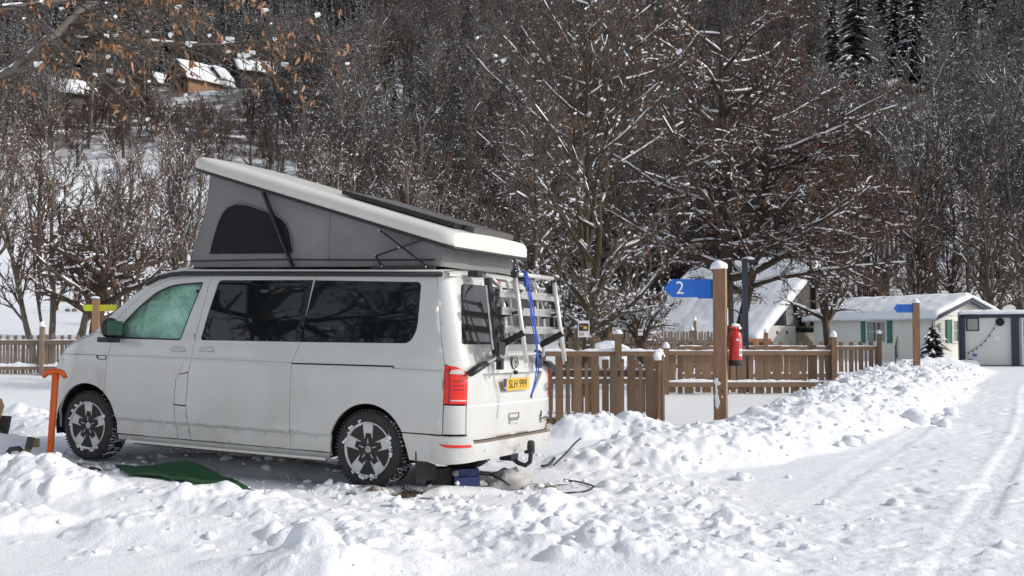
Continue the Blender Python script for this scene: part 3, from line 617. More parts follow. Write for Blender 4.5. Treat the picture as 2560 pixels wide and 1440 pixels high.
for sg, P in ((-1, [win_sd, win_qp, win_fd]),):   # far side, plain
    full = XZ([(-.757, .29), (-.765, 1.115), (-.70, TOPZ), (2.35, 1.845), (2.50, 1.825), (2.68, 1.755), (2.89, 1.60), (3.08, 1.43), (3.20, 1.29), (3.36, 1.285), (3.55, 1.235), (3.80, 1.13), (3.93, 1.045), (4.0, .86), (4.235, .80), (4.262, .47), (4.2, .30), (3.835, .30)] + arc(FX, .345, FA, -4, 187, 26) + [(.40, .29)] + arc(0, .345, RA, -8, 188, 26))
    link('far_side_panel', panel_mesh('far_side_panel', full, P, M['paint'], mirror=True, d=.08), van)
    for nm, q in zip(('far_sliding_window', 'far_quarter_window', 'far_cab_window'), P): link(nm, panel_mesh(nm, inset(q, -.012), [], M['glass'], off=-.006, lip=0, gap=0, mirror=True, d=.1), van)
    link('roof_side_rail', panel_mesh('roof_side_rail', XZ([(-.70, TOPZ), (1.945, TOPZ), (2.35, 1.845), (2.50, 1.825), (2.68, 1.755), (2.89, 1.60), (3.08, 1.43), (3.20, 1.29), (3.36, 1.29), (3.16, 1.475), (2.96, 1.64), (2.72, 1.805), (2.53, 1.868), (2.35, 1.905), (-.66, 1.915)]), [], M['paint'], gap=.0015, mirror=True, d=.1), van)
# roof, windscreen, bonnet, nose as lofts between the two sides
def loft(name, chain, m, crown, fwd, ny=17, parent=van):
    Vs = []; 
    for (x, z) in chain:
        y = P3(sX(x), z).y
        for k in range(ny):
            u = -1 + 2 * k / (ny - 1); c = 1 - abs(u) ** 2.6; Vs.append((x + fwd * c, y * u, z + crown * c))
    Fs = [(a * ny + k, a * ny + k + 1, (a + 1) * ny + k + 1, (a + 1) * ny + k) for a in range(len(chain) - 1) for k in range(ny - 1)]
    return link(name, mesh_np(name, Vs, Fs, m, smooth=True), parent)
RFR = [(-.66, 1.915), (-.4, 1.917), (.5, 1.917), (1.5, 1.914), (2.35, 1.905), (2.45, 1.888)]
loft('roof', RFR, M['paint'], .045, 0)
loft('tailgate_top', [(-.70, 1.874), (-.695, 1.895), (-.66, 1.915)], M['paint'], .0, 0)
Vs = []; ny = 25     # tailgate upper lip up to the roof
for z, e in ((1.874, 0), (1.90, -.004), (1.925, -.03), (1.945, -.08)):
    for k in range(ny):
        u = -1 + 2 * k / (ny - 1); q = Q3(u * sX(-.70), 1.872, 0); Vs.append((q.x - e * 1.0, q.y * (1 + e * .8), z - .02 * abs(u) ** 4))
link('roof_spoiler', mesh_np('roof_spoiler', Vs, [(a * ny + k, a * ny + k + 1, (a + 1) * ny + k + 1, (a + 1) * ny + k) for a in range(3) for k in range(ny - 1)], M['paint'], smooth=True), van)
loft('windscreen', [(2.53, 1.868), (2.72, 1.805), (2.96, 1.64), (3.16, 1.475), (3.36, 1.29)], M['glass'], .02, .07)
loft('roof_front', [(2.45, 1.888), (2.53, 1.868)], M['paint'], .04, .04)
loft('bonnet', [(3.36, 1.29), (3.55, 1.235), (3.80, 1.13), (3.93, 1.045)], M['paint'], .03, .06)
loft('nose', [(3.93, 1.045), (4.0, .86), (4.235, .80), (4.262, .62), (4.262, .47), (4.2, .30)], M['paint'], 0, .09)
loft('front_grille', [(4.245, .66), (4.268, .60), (4.272, .44), (4.225, .36)], M['black'], 0, .095)
hl = link('headlight', panel_mesh('headlight', rnd([(3.91, 1.045), (4.04, .99), (4.17, .845), (4.01, .86), (3.95, .93)], .015, 3), [], M['clearlens'], off=.004, lip=.01, d=.03), van)
ribbon('headlight_edge', XZ([(3.93, 1.05), (3.885, 1.04), (3.94, .93), (4.0, .855)]), M['gap'], hl, wd=.012, off=.006)
sr = panel('side_repeater', rnd(XZ([(3.145, 1.063), (3.30, 1.06), (3.265, 1.018), (3.15, 1.015)]), .008, 3), [], M['black'], off=.002, lip=.006, gap=0, d=.04)
panel('repeater_lens', rnd(XZ([(3.155, 1.055), (3.265, 1.052), (3.24, 1.027), (3.16, 1.024)]), .006, 3), [], M['clearlens'], parent=sr, off=.005, lip=.003, gap=0, d=.04)
# awning rail along the roof
mb = MB(); pts = [(-.635, .815, 1.885), (.6, .812, 1.890), (2.1, .812, 1.892), (2.3, .812, 1.894), (2.46, .812, 1.882), (2.62, .822, 1.848), (2.76, .838, 1.785)]
mb.tube(pts, .022, 10); mb.build('awning_rail', M['black'], van)
mb = MB(); mb.tube([(p[0], p[1] - .012, p[2] + .030) for p in pts[:6]], .012, 8); mb.build('rail_strip', M['alupaint'], van)
# door handles
for x, z in ((2.215, 1.150), (1.855, 1.160)):
    c = Q3(sX(x), z, .0); mb = MB(); mb.tube([c + Vector((-.085, .008, 0)), c + Vector((-.06, .024, 0)), c + Vector((.06, .024, 0)), c + Vector((.085, .008, 0))], [.010, .013, .013, .010], 10)
    h = mb.build('door_handle', M['paint'], van)
    panel('handle_cup', [(sX(x) + .047 * math.cos(a), z + .042 * math.sin(a)) for a in np.linspace(0, 2 * PI, 20)[:-1]], [], M['paint'], parent=h, off=.0015, lip=.004, gap=0, d=.03)
    ribbon('handle_shadow_strip', XZ([(x - .088, z - .014), (x + .088, z - .014)]), M['gap'], h, wd=.004, off=.002)  # black strip painted as the shade under the handle
# wing mirror
mb = MB(); mb.blob((2.985, 1.065, 1.34), (.06, .115, .105), 3, .06, 3, fr=.6); mi = mb.build('wing_mirror', M['black'], van)
MB().box((0, 0, 0), (.008, .17, .14), Matrix.Rotation(-.10, 3, 'Z')).build('mirror_glass', mat('mirror_glass', (.10, .17, .15), .05, metal=.5), mi, bevel=.002, loc=(2.928, 1.065, 1.34))
MB().poly([(3.09, .94, 1.235), (2.90, .94, 1.235), (3.00, .925, 1.36), (3.08, .93, 1.31)], (0, .012, 0)).build('mirror_mount', M['black'], mi)
MB().bar((3.03, .93, 1.245), (3.0, 1.07, 1.235), .07, .03).box((2.99, 1.08, 1.222), (.13, .17, .05)).build('mirror_foot', M['black'], mi, bevel=.008)
# side step
mb = MB(); mb.box((1.58, .955, .235), (2.36, .07, .022)); sb = mb.build('side_step', M['alupaint'], van, bevel=.006)
MB().box((1.58, .935, .215), (2.30, .05, .014)).build('step_underside', M['black'], sb)
# mud flap
MB().poly([(-.49, .935, .43), (-.50, .935, .10), (-.50, .60, .095), (-.49, .60, .22), (-.485, .90, .30)], (-.014, 0, 0)).build('mud_flap', M['rubber'], van)
# tow bar
mb = MB(); mb.tube([(-.80, 0, .30), (-.93, 0, .27), (-1.02, 0, .215), (-1.09, 0, .20), (-1.135, 0, .235), (-1.14, 0, .30), (-1.14, 0, .34)], .021, 12); tb = mb.build('tow_bar', M['black'], van)
MB().lathe([(.0, .43), (.022, .428), (.034, .41), (.036, .37), (.034, .34), (0, .335)], 'Z', (-1.14, 0, 0), 20).build('ball_cap', M['rubber'], tb)
MB().box((-1.08, -.10, .315), (.05, .12, .03)).box((-1.08, -.15, .315), (.03, .035, .055)).box((-.93, .02, .27), (.12, .14, .06)).build('tow_socket', M['black'], tb, bevel=.006)
# wheels
def rim_parts():
    out = {}
    mb = MB(); mb.lathe([(.2325, -.19), (.225, -.16), (.214, -.12), (.214, -.03), (.222, -.012), (.238, -.006), (.2425, .0), (.2425, .006), (.236, .010), (.227, .004), (.222, -.02)], 'Y', n=56); out['rim'] = mb.mesh('rim', M['silver'], fixn=True)
    mb = MB()
    for k in range(1):
        a = PI / 2; r_ = Vector((math.cos(a), 0, math.sin(a))); t_ = Vector((-math.sin(a), 0, math.cos(a)))
        for sg in (1, -1):   # two ribs per spoke, wide at the rim
            p0 = r_ * .038 + t_ * sg * .036; p1 = r_ * .232 + t_ * sg * .054
            q0 = r_ * .038 + t_ * sg * .022; q1 = r_ * .232 + t_ * sg * .036
            f0 = Vector((0, -.012, 0)); f1 = Vector((0, .004, 0))
            mb.poly([p0 + f0, p1 + f1, q1 + f1 - Vector((0, .004, 0)), q0 + f0 - Vector((0, .003, 0))], (0, -.035, 0))
        mb.poly([r_ * .034 + t_ * .034 + Vector((0, -.0165, 0)), r_ * .232 + t_ * .050 + Vector((0, -.001, 0)), r_ * .232 - t_ * .050 + Vector((0, -.001, 0)), r_ * .034 - t_ * .034 + Vector((0, -.0165, 0))], (0, -.02, 0))
    out['spokes'] = mb
    mb = MB()
    for k in range(1):
        a = PI / 2; r_ = Vector((math.cos(a), 0, math.sin(a))); mb.bar(r_ * .048 + Vector((0, -.004, 0)), r_ * .092 + Vector((0, -.001, 0)), .006, .008, up=(0, 1, 0))
    out['bolts'] = mb.mesh('bright_insert', M['silverbright'], bevel=.002)
    mb = MB()
    for k in range(1):
        a = PI / 2; r_ = Vector((math.cos(a), 0, math.sin(a))); mb.bar(r_ * .04 + Vector((0, -.012, 0)), r_ * .098 + Vector((0, -.010, 0)), .012, .012, up=(0, 1, 0))
    out['pockets'] = mb.mesh('dark_pocket', M['gap'])
    mb = MB(); mb.lathe([(.0, -.008), (.034, -.008), (.036, -.012), (.036, -.04)], 'Y', n=28); out['cap'] = mb.mesh('hub_cap', M['silver'])
    mb = MB(); mb.lathe([(0, -.09), (.16, -.09), (.16, -.12), (0, -.12)], 'Y', n=40); out['disc'] = mb.mesh('brake_disc', M['rubber'])
    mb = MB(); mb.lathe([(.236, -.21), (.30, -.222), (.325, -.215), (.339, -.19), (.343, -.11), (.339, -.03), (.325, -.004), (.30, .002), (.262, .002), (.246, -.004), (.238, -.008)], 'Y', n=72); out['tyre'] = mb.mesh('tyre', M['rubber'])
    mb = MB()
    for k in range(64):
        a = 2 * PI * k / 64
        for q, (y0_, y1_, sh) in enumerate(((-.008, -.058, .03), (-.066, -.108, -.02), (-.115, -.157, .02), (-.165, -.212, -.03))):
            aa = a + q * .05; r_ = Vector((math.cos(aa), 0, math.sin(aa))); r2 = Vector((math.cos(aa + sh), 0, math.sin(aa + sh)))
            mb.bar(r_ * .341 + Vector((0, y0_, 0)), r2 * .341 + Vector((0, y1_, 0)), .021, .013, up=tuple(r_.cross(Vector((0, 1, 0)))))
    out['tread'] = mb.mesh('tread_blocks', M['rubber'])
    return out
RP = rim_parts(); spm = RP['spokes'].mesh('spoke', M['silver'])
def emblem(name, m, parent, c, r, nrm='Y', dep=.003, wd=.13, rz=0):   # round badge: ring with a V over a W
    mb = MB(); U = {'Y': lambda u, v: Vector((-u, 0, v)), 'X': lambda u, v: Vector((0, -u, v))}[nrm]; dn = {'Y': Vector((0, dep, 0)), 'X': Vector((-dep, 0, 0))}[nrm]
    c = Vector(c); n_ = 32
    for k in range(n_):
        a, b_ = 2 * PI * k / n_, 2 * PI * (k + 1) / n_
        mb.poly([c + U(r * math.cos(a), r * math.sin(a)), c + U(r * math.cos(b_), r * math.sin(b_)), c + U(r * .88 * math.cos(b_), r * .88 * math.sin(b_)), c + U(r * .88 * math.cos(a), r * .88 * math.sin(a))], dn)
    for L in ([(-.36, .80), (0, .12), (.36, .80)], [(-.76, .40), (-.34, -.76), (0, -.05), (.34, -.76), (.76, .40)]):
        for p, q in zip(L[:-1], L[1:]):
            d = Vector(q) - Vector(p); nn = Vector((-d.y, d.x)).normalized() * wd * .5
            mb.poly([c + U((p[0] + nn.x) * r, (p[1] + nn.y) * r), c + U((q[0] + nn.x) * r, (q[1] + nn.y) * r), c + U((q[0] - nn.x) * r, (q[1] - nn.y) * r), c + U((p[0] - nn.x) * r, (p[1] - nn.y) * r)], dn * .9)
    return mb.build(name, m, parent)
def wheel(x, sg, spin, snowy):
    w_ = link('wheel', RP['tyre'], van); w_.location = (x, sg * .925, .345); w_.rotation_euler = (0, spin, 0 if sg > 0 else PI); w_.data = RP['tyre']
    w_.name = 'wheel'
    for n_, me_ in (('tread', RP['tread']), ('rim', RP['rim']), ('hub_cap', RP['cap']), ('brake_disc', RP['disc'])): link(n_, me_, w_, kind='stuff' if n_ == 'tread' else None)
    for k in range(5):
        for n_, me_ in (('spoke', spm), ('bright_insert', RP['bolts']), ('dark_pocket', RP['pockets'])): link(n_, me_, w_, rot=(0, k * 2 * PI / 5, 0))
    emblem('hub_emblem', M['silverbright'], w_, (0, -.008, 0), .028, dep=.002, wd=.2)
    if snowy:
        mb = MB(); rs = random.Random(int(x * 10) + 3); A = []
        for k in range(snowy):
            a = rs.choice([rs.uniform(-.1, 1.3), rs.uniform(-2.2, -.9), rs.uniform(-2.2, -.9), rs.uniform(2.5, 3.3)]) - (-spin)
            A.append(a); q = rs.uniform(.225, .262); mb.blob((math.cos(a) * q, rs.uniform(-.004, .012), math.sin(a) * q), rs.uniform(.005, .018), 1, .5, k)
        for k in range(snowy * 3):
            a = rs.uniform(-.9, 1.6) + (0 if x > 1 else .2) ; q = rs.uniform(.335, .349)
            # tread side that faces the camera is towards the rear of the van
            a2 = rs.uniform(PI * .62, PI * 1.35); mb.bar(Vector((math.cos(a2) * q, rs.uniform(-.20, -.01), math.sin(a2) * q)), Vector((math.cos(a2 + .04) * q, rs.uniform(-.20, -.01), math.sin(a2 + .04) * q)), .008, .006)
        o = mb.build('packed_snow', M['snowcap'], w_, kind='stuff'); o.rotation_euler = (0, -spin, 0)
    return w_
wheel(0, 1, 0.02, 60); wheel(3.4, 1, 0.0, 40); wheel(0, -1, .3, 0); wheel(3.4, -1, .7, 0)
# number plate, badges, stickers, tailgate furniture
PX_ = -.983
plate = MB().box((PX_ + .004, .0, .930), (.006, .52, .111)).build('number_plate', M['yellowplate'], van, bevel=.002)
MB().box((PX_, .234, .930), (.003, .052, .109)).build('plate_band', M['blueband'], plate)
MR = Matrix(((0, 0, -1, 0), (-1, 0, 0, 0), (0, 1, 0, 0), (0, 0, 0, 1)))     # text facing the rear
def tm(x, y, z): return Matrix.Translation((x, y, z)) @ MR
text('plate_lettering', 'SLH 999', M['ink'], plate, .108, tm(PX_ - .0005, -.022, .929), .001, xs=1.0)
text('band_lettering', 'GB', M['text'], plate, .03, tm(PX_ - .0025, .234, .900), .0005)
emblem('badge', M['silverbright'], van, (-.962, 0, 1.128), .062, 'X', dep=.008, wd=.13)
MB().lathe([(0, -.957), (.060, -.957), (.060, -.961), (0, -.961)], 'X', (0, 0, 1.128), 32).build('badge_ground', M['ink'], van)
text('country_letters', 'GB', M['ink'], van, .10, tm(-.966, -.705, .875), .0008, xs=.8)
mb = MB()      # small walker pictogram and an unreadable wordmark bar
def rq(y, z, e=.0025): s = math.copysign(sY(abs(y)), y); return Q3(s, z, e)
for (a, b_, wd) in (((-.60, .655), (-.60, .60), .028), ((-.60, .60), (-.585, .555), .012), ((-.60, .60), (-.625, .555), .012), ((-.60, .64), (-.565, .60), .008), ((-.565, .62), (-.56, .555), .005), ((-.58, .545), (-.64, .545), .008)): mb.bar(rq(*a), rq(*b_), wd, .002, up=(1, 0, 0))
for k in range(9): mb.bar(rq(-.655 - k * .018, .592 - .012 * (k % 2)), rq(-.655 - k * .018, .572), .012, .002, up=(1, 0, 0))
for k in range(6): mb.bar(rq(-.70 - k * .016, .560), rq(-.70 - k * .016, .552), .010, .002, up=(1, 0, 0))
mb.build('walker_sticker', M['ink'], van)
hn = MB().bar((-.962, .10, .665), (-.962, -.10, .665), .010, .006).bar((-.962, .10, .665), (-.962, .10, .612), .006, .006).bar((-.962, -.10, .665), (-.962, -.10, .612), .006, .006).build('tailgate_handle', M['step'], van)
MB().box((-.966, 0, .588), (.014, .19, .020)).build('handle_grip', M['paint'], hn, bevel=.005)
MB().box((-.958, 0, .612), (.006, .185, .03)).build('handle_recess', M['piping'], hn)
MB().lathe([(0, -.955), (.020, -.955), (.016, -.985), (0, -.99)], 'X', (0, -.0, 1.035), 16).build('reversing_camera', M['black'], van)
ribbon('brake_light', [(-.16, 1.862), (.16, 1.862)], M['redlens'], van, wd=.028, off=.004)
wp = MB().bar(rq(.05, 1.36, .02), rq(-.42, 1.315, .018), .018, .014).lathe([(0, -.02), (.02, -.02), (.02, .0), (0, .0)], 'X', (-.90, .05, 1.36), 12).build('rear_wiper', M['black'], van)
# ------------------------------------------------------------------ pop-top
def zb(x): return 2.14 + (x + .65) * .2747
pop = MB(); ny = 25; secs = []
prof = [(.74, .0), (.768, .005), (.775, .03), (.768, .085), (.745, .118), (.70, .135), (.55, .143), (.28, .150), (0, .153)]
prof = prof + [(-a, b_) for a, b_ in prof[::-1][1:]]
xs_ = [-.70, -.695, -.67, -.62, -.56] + list(np.linspace(-.4, 1.9, 12)) + [2.06, 2.16, 2.24, 2.30, 2.345, 2.38, 2.405, 2.42, 2.43]
rings = []
for x in xs_:
    qf = min(max((x - 2.0) / .432, 0), 1); qr = min(max((-.45 - x) / .352, 0), 1)
    wf = (1 - qf ** 4) ** .36 if qf > 0 else (1 - .9 * qr ** 5 * .35) if qr > 0 else 1
    wf = max(wf, .02) if qf > 0 else float(np.interp(x, [-.70, -.69, -.65, -.60], [.93, .945, .985, 1])); hf = (1 - qf ** 5 * .9); qr = 0
    rings.append([pop.bm.verts.new((x - (.0 if qr == 0 else qr * .10 * (abs(y) / .775) ** 3 * -1.0), y * wf, zb(x) + h * hf + (.0))) for y, h in prof])
for A, B in zip(rings[:-1], rings[1:]):
    for k in range(len(prof) - 1): f = pop.bm.faces.new((A[k], A[k + 1], B[k + 1], B[k])); f.smooth = True
    f = pop.bm.faces.new((A[-1], A[0], B[0], B[-1]))
pop.bm.faces.new(rings[0]); pop.bm.faces.new(rings[-1])
pr = pop.build('pop_top_shell', M['paint_roof'], van)
mb = MB(); pth = []
for x in xs_[::-1]:
    qf = min(max((x - 2.0) / .432, 0), 1); qr = min(max((-.45 - x) / .352, 0), 1); wf = max((1 - qf ** 4) ** .36, .02) if qf > 0 else float(np.interp(x, [-.70, -.69, -.65, -.60], [.93, .945, .985, 1]))
    pth.append((x, .762 * wf, zb(x) - .008))
pth = pth + [(a, -b_, c) for a, b_, c in pth[::-1]]
mb.tube(pth, .017, 8, closed=True); mb.build('rubber_seal', M['black'], pr)
sol = MB(); sol.box((0, 0, 0), (1.28, .98, .038)); TL = Matrix.Translation((.06, -.01, zb(.06) + .178)) @ Matrix.Rotation(-math.atan(.2747), 4, 'Y')
so = sol.build('solar_panel', M['black'], van, bevel=.008); so.matrix_local = TL
MB().box((0, 0, .0215), (1.30, .92, .004)).build('solar_cells', M['solar'], so)
MB().box((-.70, -.08, .0), (.10, .80, .05)).build('roof_fitting', M['solar'], so, bevel=.01)
# canvas: loft from the roof opening up to the raised shell
n_ = 96
def rect(x0, x1, y, r, k):
    L = 2 * ((x1 - x0) + 2 * y); t_ = (k / n_) * L; a = x1 - x0
    if t_ < a: return (x0 + t_, y)
    t_ -= a
    if t_ < 2 * y: return (x1, y - t_)
    t_ -= 2 * y
    if t_ < a: return (x1 - t_, -y)
    t_ -= a; return (x0, -y + t_)
lev = 14; Vs = []
for l in range(lev + 1):
    v = l / lev; cv = (1 - v) ** 1.9
    for k in range(n_):
        x, y = rect(-.56, 2.14 + .25 * cv, .700, .05, k); zt = zb(x) - .0; zl_ = 1.962; z = lerp(zl_, zt, v) if x < 2.14 else lerp(zl_, zb(2.14), v)
        wv = .018 * mnoise.noise(Vector((x * 2.2 + v * 1.5, y * 3, v * 2.2))) + .004 * mnoise.noise(Vector((x * 11, y * 11 + v * 2, v * 5)))
        sg = 1 if y > 0 else -1
        if abs(abs(y) - .70) < 1e-6: y += wv * sg * math.sin(PI * v)
        else: x += wv * (1 if x > 0 else -1) * math.sin(PI * v)
        Vs.append((x, y, z))
Fs = [(l * n_ + k, l * n_ + (k + 1) % n_, (l + 1) * n_ + (k + 1) % n_, (l + 1) * n_ + k) for l in range(lev) for k in range(n_)]
cv_ = link('canvas', mesh_np('canvas', Vs, Fs, M['canvas'], smooth=True), van)
mw_ = [(2.06, 2.095), (2.03, 2.24), (1.985, 2.37), (1.93, 2.48), (1.86, 2.545), (1.76, 2.575), (1.62, 2.562), (1.47, 2.52), (1.32, 2.475), (1.20, 2.42), (1.13, 2.36), (1.085, 2.27), (1.065, 2.18), (1.06, 2.09)]
def S2(x, z, off=0): return Vector((x, .714 + off, z))
link('mesh_window', panel_mesh('mesh_window', mw_, [], M['mesh'], surf=S2, lip=.0, gap=0, d=.1), cv_)
MB().tube([S2(x, z, .001) for x, z in mw_], .0045, 6, closed=True).build('window_piping', M['piping'], cv_)
MB().tube([(2.38, .712, 2.02), (1.2, .716, 2.03), (.1, .714, 2.02), (-.5, .708, 2.02)], .006, 6).build('lower_hem', M['mesh'], cv_)
for sx in (-.28, .62): MB().tube([S2(sx + .03 * math.sin(z), z, -.006 + .004 * math.sin(z * 9)) for z in np.linspace(2.03, zb(sx) - .02, 10)], .003, 5).build('canvas_seam', M['canvas'], cv_)
for sg in (1, -1):
    MB().bar((1.40, .745 * sg, 2.675), (1.02, .745 * sg, 1.955), .022, .042, up=(0, 1, 0)).build('roof_strut', M['black'], van, bevel=.004)
    sc_ = MB()
    P_ = {'a': (.05, 2.285), 'b': (-.455, 1.955), 'c': (.075, 2.055), 'd': (-.40, 2.19), 'e': (.01, 1.96)}
    for i_, (p, q) in enumerate((('a', 'b'), ('c', 'd'), ('c', 'e'))): sc_.bar((P_[p][0], (.755 + .012 * i_) * sg, P_[p][1]), (P_[q][0], (.755 + .012 * i_) * sg, P_[q][1]), .010, .032, up=(0, 1, 0))
    sc_.box((-.2, .75 * sg, 1.95), (.66, .02, .03)); s_o = sc_.build('scissor_hinge', M['black'], van)
    mb = MB()
    for p in [P_[k] for k in 'abce'] + [(-.17, 2.125)]: mb.lathe([(0, sg * .79), (.007, sg * .79), (.008, sg * .775)], 'Y', (p[0], 0, p[1]), 10)
    mb.build('rivets', M['silverbright'], s_o, kind='stuff')
MB().box((2.36, .66, 1.968), (.07, .03, .035)).box((2.28, .70, 1.966), (.03, .02, .03)).build('roof_catch', M['alu'], van)
MB().blob((2.42, .40, 1.93), (.22, .30, .055), 2, .2, 2).build('roof_snow', M['snowcap'], van)
# ------------------------------------------------------------------ bike rack on the tailgate
rk = empty('bike_rack', mw=VM.copy(), label='folded silver bike rack with three rails on the back of the campervan', cat='bike rack')
def tub(name, pts, r, m, par=rk, n=12): return MB().tube(pts, r, n).build(name, m, par)
for y in (.41, -.41):   # outer uprights of the folded platform
    o = tub('platform_tube', [(-1.14, y, 1.90), (-1.20, y, 1.55), (-1.275, y, 1.14)], .021, M['alupaint'])
    MB().box((-1.140, y, 1.905), (.05, .05, .05)).build('corner_joint', M['black'], o, bevel=.012)
    MB().bar((-1.245, y, 1.40), (-1.03, y + .02, 1.285), .045, .055).build('clamp_arm', M['black'], o, bevel=.008)
    MB().bar((-1.19, y, 1.58), (-1.05, y + .05, 1.545), .03, .03).build('clamp_hook', M['black'], o, bevel=.006)
tub('top_crossbar', [(-1.14, .40, 1.912), (-1.14, -.40, 1.912)], .020, M['alupaint'])
for z, x, e in ((1.735, -1.105, .68), (1.585, -1.125, .67), (1.425, -1.15, .66)):
    mb = MB()
    for dz in (.023, 0, -.023): mb.bar((x, e, z + dz), (x, -e, z + dz), .026 if dz else .012, .021 if dz else .027, up=(0, 0, 1))
    o = mb.build('bike_rail', M['alu'], rk, bevel=.004)
    for sg in (1, -1): MB().box((x - .006, sg * (e - .002), z), (.034, .030, .070)).build('rail_end_cap', M['black'], o, bevel=.004)
    for y in (.33, -.47): MB().lathe([(0, -.03), (.016, -.03), (.018, .02), (0, .024)], 'X', (x - .03, y, z + .03), 12).build('knob', M['black'], o)
for y in (.40, -.40, .26, -.30):   # inner frame along the tailgate
    tub('frame_tube', [(-.86, y, 1.88), (-.99, y, 1.80), (-1.04, y, 1.6), (-1.07, y, 1.30), (-1.05, y, 1.19), (-.99, y * 1.1, 1.175)] if abs(y) > .35 else [(-.80, y, 1.875), (-.98, y, 1.86), (-1.02, y, 1.74), (-1.05, y, 1.30)], .018 if abs(y) > .35 else .014, M['alupaint'])
tub('lower_crossbar', [(-.995, .62, 1.135), (-1.02, .42, 1.20), (-1.0, .30, 1.205), (-1.0, -.30, 1.205), (-1.02, -.42, 1.20), (-.995, -.62, 1.135)], .018, M['alupaint'])
for sg in (1, -1):
    MB().tube([(-.985, .60 * sg, 1.13), (-.975, .72 * sg, 1.095), (-.968, .86 * sg, 1.045)], [.030, .040, .034], 12, flat=.8).build('rubber_foot', M['black'], rk)
    MB().bar((-1.0, .36 * sg, 1.215), (-1.01, .50 * sg, 1.165), .055, .05).box((-1.01, .40 * sg, 1.12), (.05, .05, .10)).build('clamp_bracket', M['black'], rk, bevel=.008)
    MB().box((-.80, .48 * sg, 1.905), (.10, .16, .055)).build('roof_hook', M['black'], rk, bevel=.008)
    tub('hook_tube', [(-.80, .48 * sg, 1.90), (-.93, .44 * sg, 1.875), (-.99, .40 * sg, 1.80)], .016, M['alupaint'])
o = MB().bar((-.985, .625, 1.865), (-1.075, .615, 1.23), .050, .055, up=(0, 1, 0)).build('stowed_arm', M['black'], rk, bevel=.010)
MB().bar((-.99, .660, 1.80), (-1.07, .650, 1.25), .012, .018, up=(0, 1, 0)).build('arm_strip', M['alupaint'], o)
MB().box((-1.075, .56, 1.26), (.07, .12, .11)).build('arm_socket', M['black'], o, bevel=.012)
MB().box((-1.0, -.66, 1.80), (.05, .05, .12)).build('far_bracket', M['black'], rk, bevel=.01)
st = empty('tie_down_strap', mw=VM.copy(), label='blue webbing strap hanging down over the bike rack rails', cat='strap')
for k, (dy, ph) in enumerate(((.0, 0), (.03, 1.2), (-.028, 2.1))):
    pts = []
    zend = (.82, .835, 1.30)[k]
    for q in range(26):
        z = lerp(1.935, zend, q / 25); x = float(np.interp(z, [.82, 1.14, 1.9, 1.94], [-1.245, -1.31, -1.172, -1.15])) ; pts.append((x, .235 + dy + .010 * math.sin(z * 17 + ph) - (1.93 - z) * .02 + (.02 if z < 1.0 else 0) * (1.0 - z) * 5, z))
    MB().tube(pts, .0095, 8, flat=.5).build('webbing', M['bluestrap'], st)
MB().tube([(-1.115, .235, 1.93), (-1.13, .235, 1.943), (-1.165, .235, 1.935), (-1.17, .235, 1.87), (-1.12, .235, 1.865)], .018, 8, flat=.6).box((-1.17, .235, 1.845), (.03, .05, .07)).build('strap_knot', M['bluestrap'], st)
MB().box((-1.18, .235, 1.79), (.012, .035, .05)).build('buckle', M['black'], st, bevel=.003)
tick('van')
# ------------------------------------------------------------------ helpers for the campsite
def snow_mesh(name, w_, d_, h_, seed=0, sub=3):       # rounded snow cap, origin at its bottom centre
    mb = MB(); mb.blob((0, 0, 0), (w_ / 2, d_ / 2, h_), sub, .16, seed, flat=-.12, fr=1.1); return mb.mesh(name, M['snowcap'])
def ledge(name, a, b_, wd, h_, seed, parent=None, m=None):    # uneven snow lying along a bar from a to b
    a = Vector(a); b_ = Vector(b_); L = (b_ - a).length; n = max(4, int(L / .05)); d = (b_ - a).normalized(); x = Vector((0, 0, 1)).cross(d).normalized(); mb = MB(); prev = None
    for k in range(n + 1):
        p = a.lerp(b_, k / n); q = mnoise.noise(Vector((k * .17 + seed * 9.1, seed, 0))); q2 = mnoise.noise(Vector((k * .6, seed * 3.7, 2)))
        hh = max(.004, h_ * (.75 + .9 * q + .4 * q2)); ww = wd * (.42 + .18 * q2)
        if k in (0, n): hh *= .3
        r_ = [mb.bm.verts.new(p + x * ww * e + Vector((0, 0, hh * f))) for e, f in ((-1, -.15), (-.95, .55), (-.5, .95), (0, 1.05), (.5, .93), (.95, .5), (1, -.15))]
        if prev:
            for i_ in range(6): f = mb.bm.faces.new((prev[i_], prev[i_ + 1], r_[i_ + 1], r_[i_])); f.smooth = True
        prev = r_
    return mb.build(name, m or M['snowcap'], parent)
PICK = {}
def board(w_, th, h_, m):
    k = (round(w_, 3), round(th, 3), round(h_, 2), m.name)
    if k not in PICK: PICK[k] = MB().box((0, 0, h_ / 2), (w_, th, h_)).mesh('board', m, bevel=.003)
    return PICK[k]
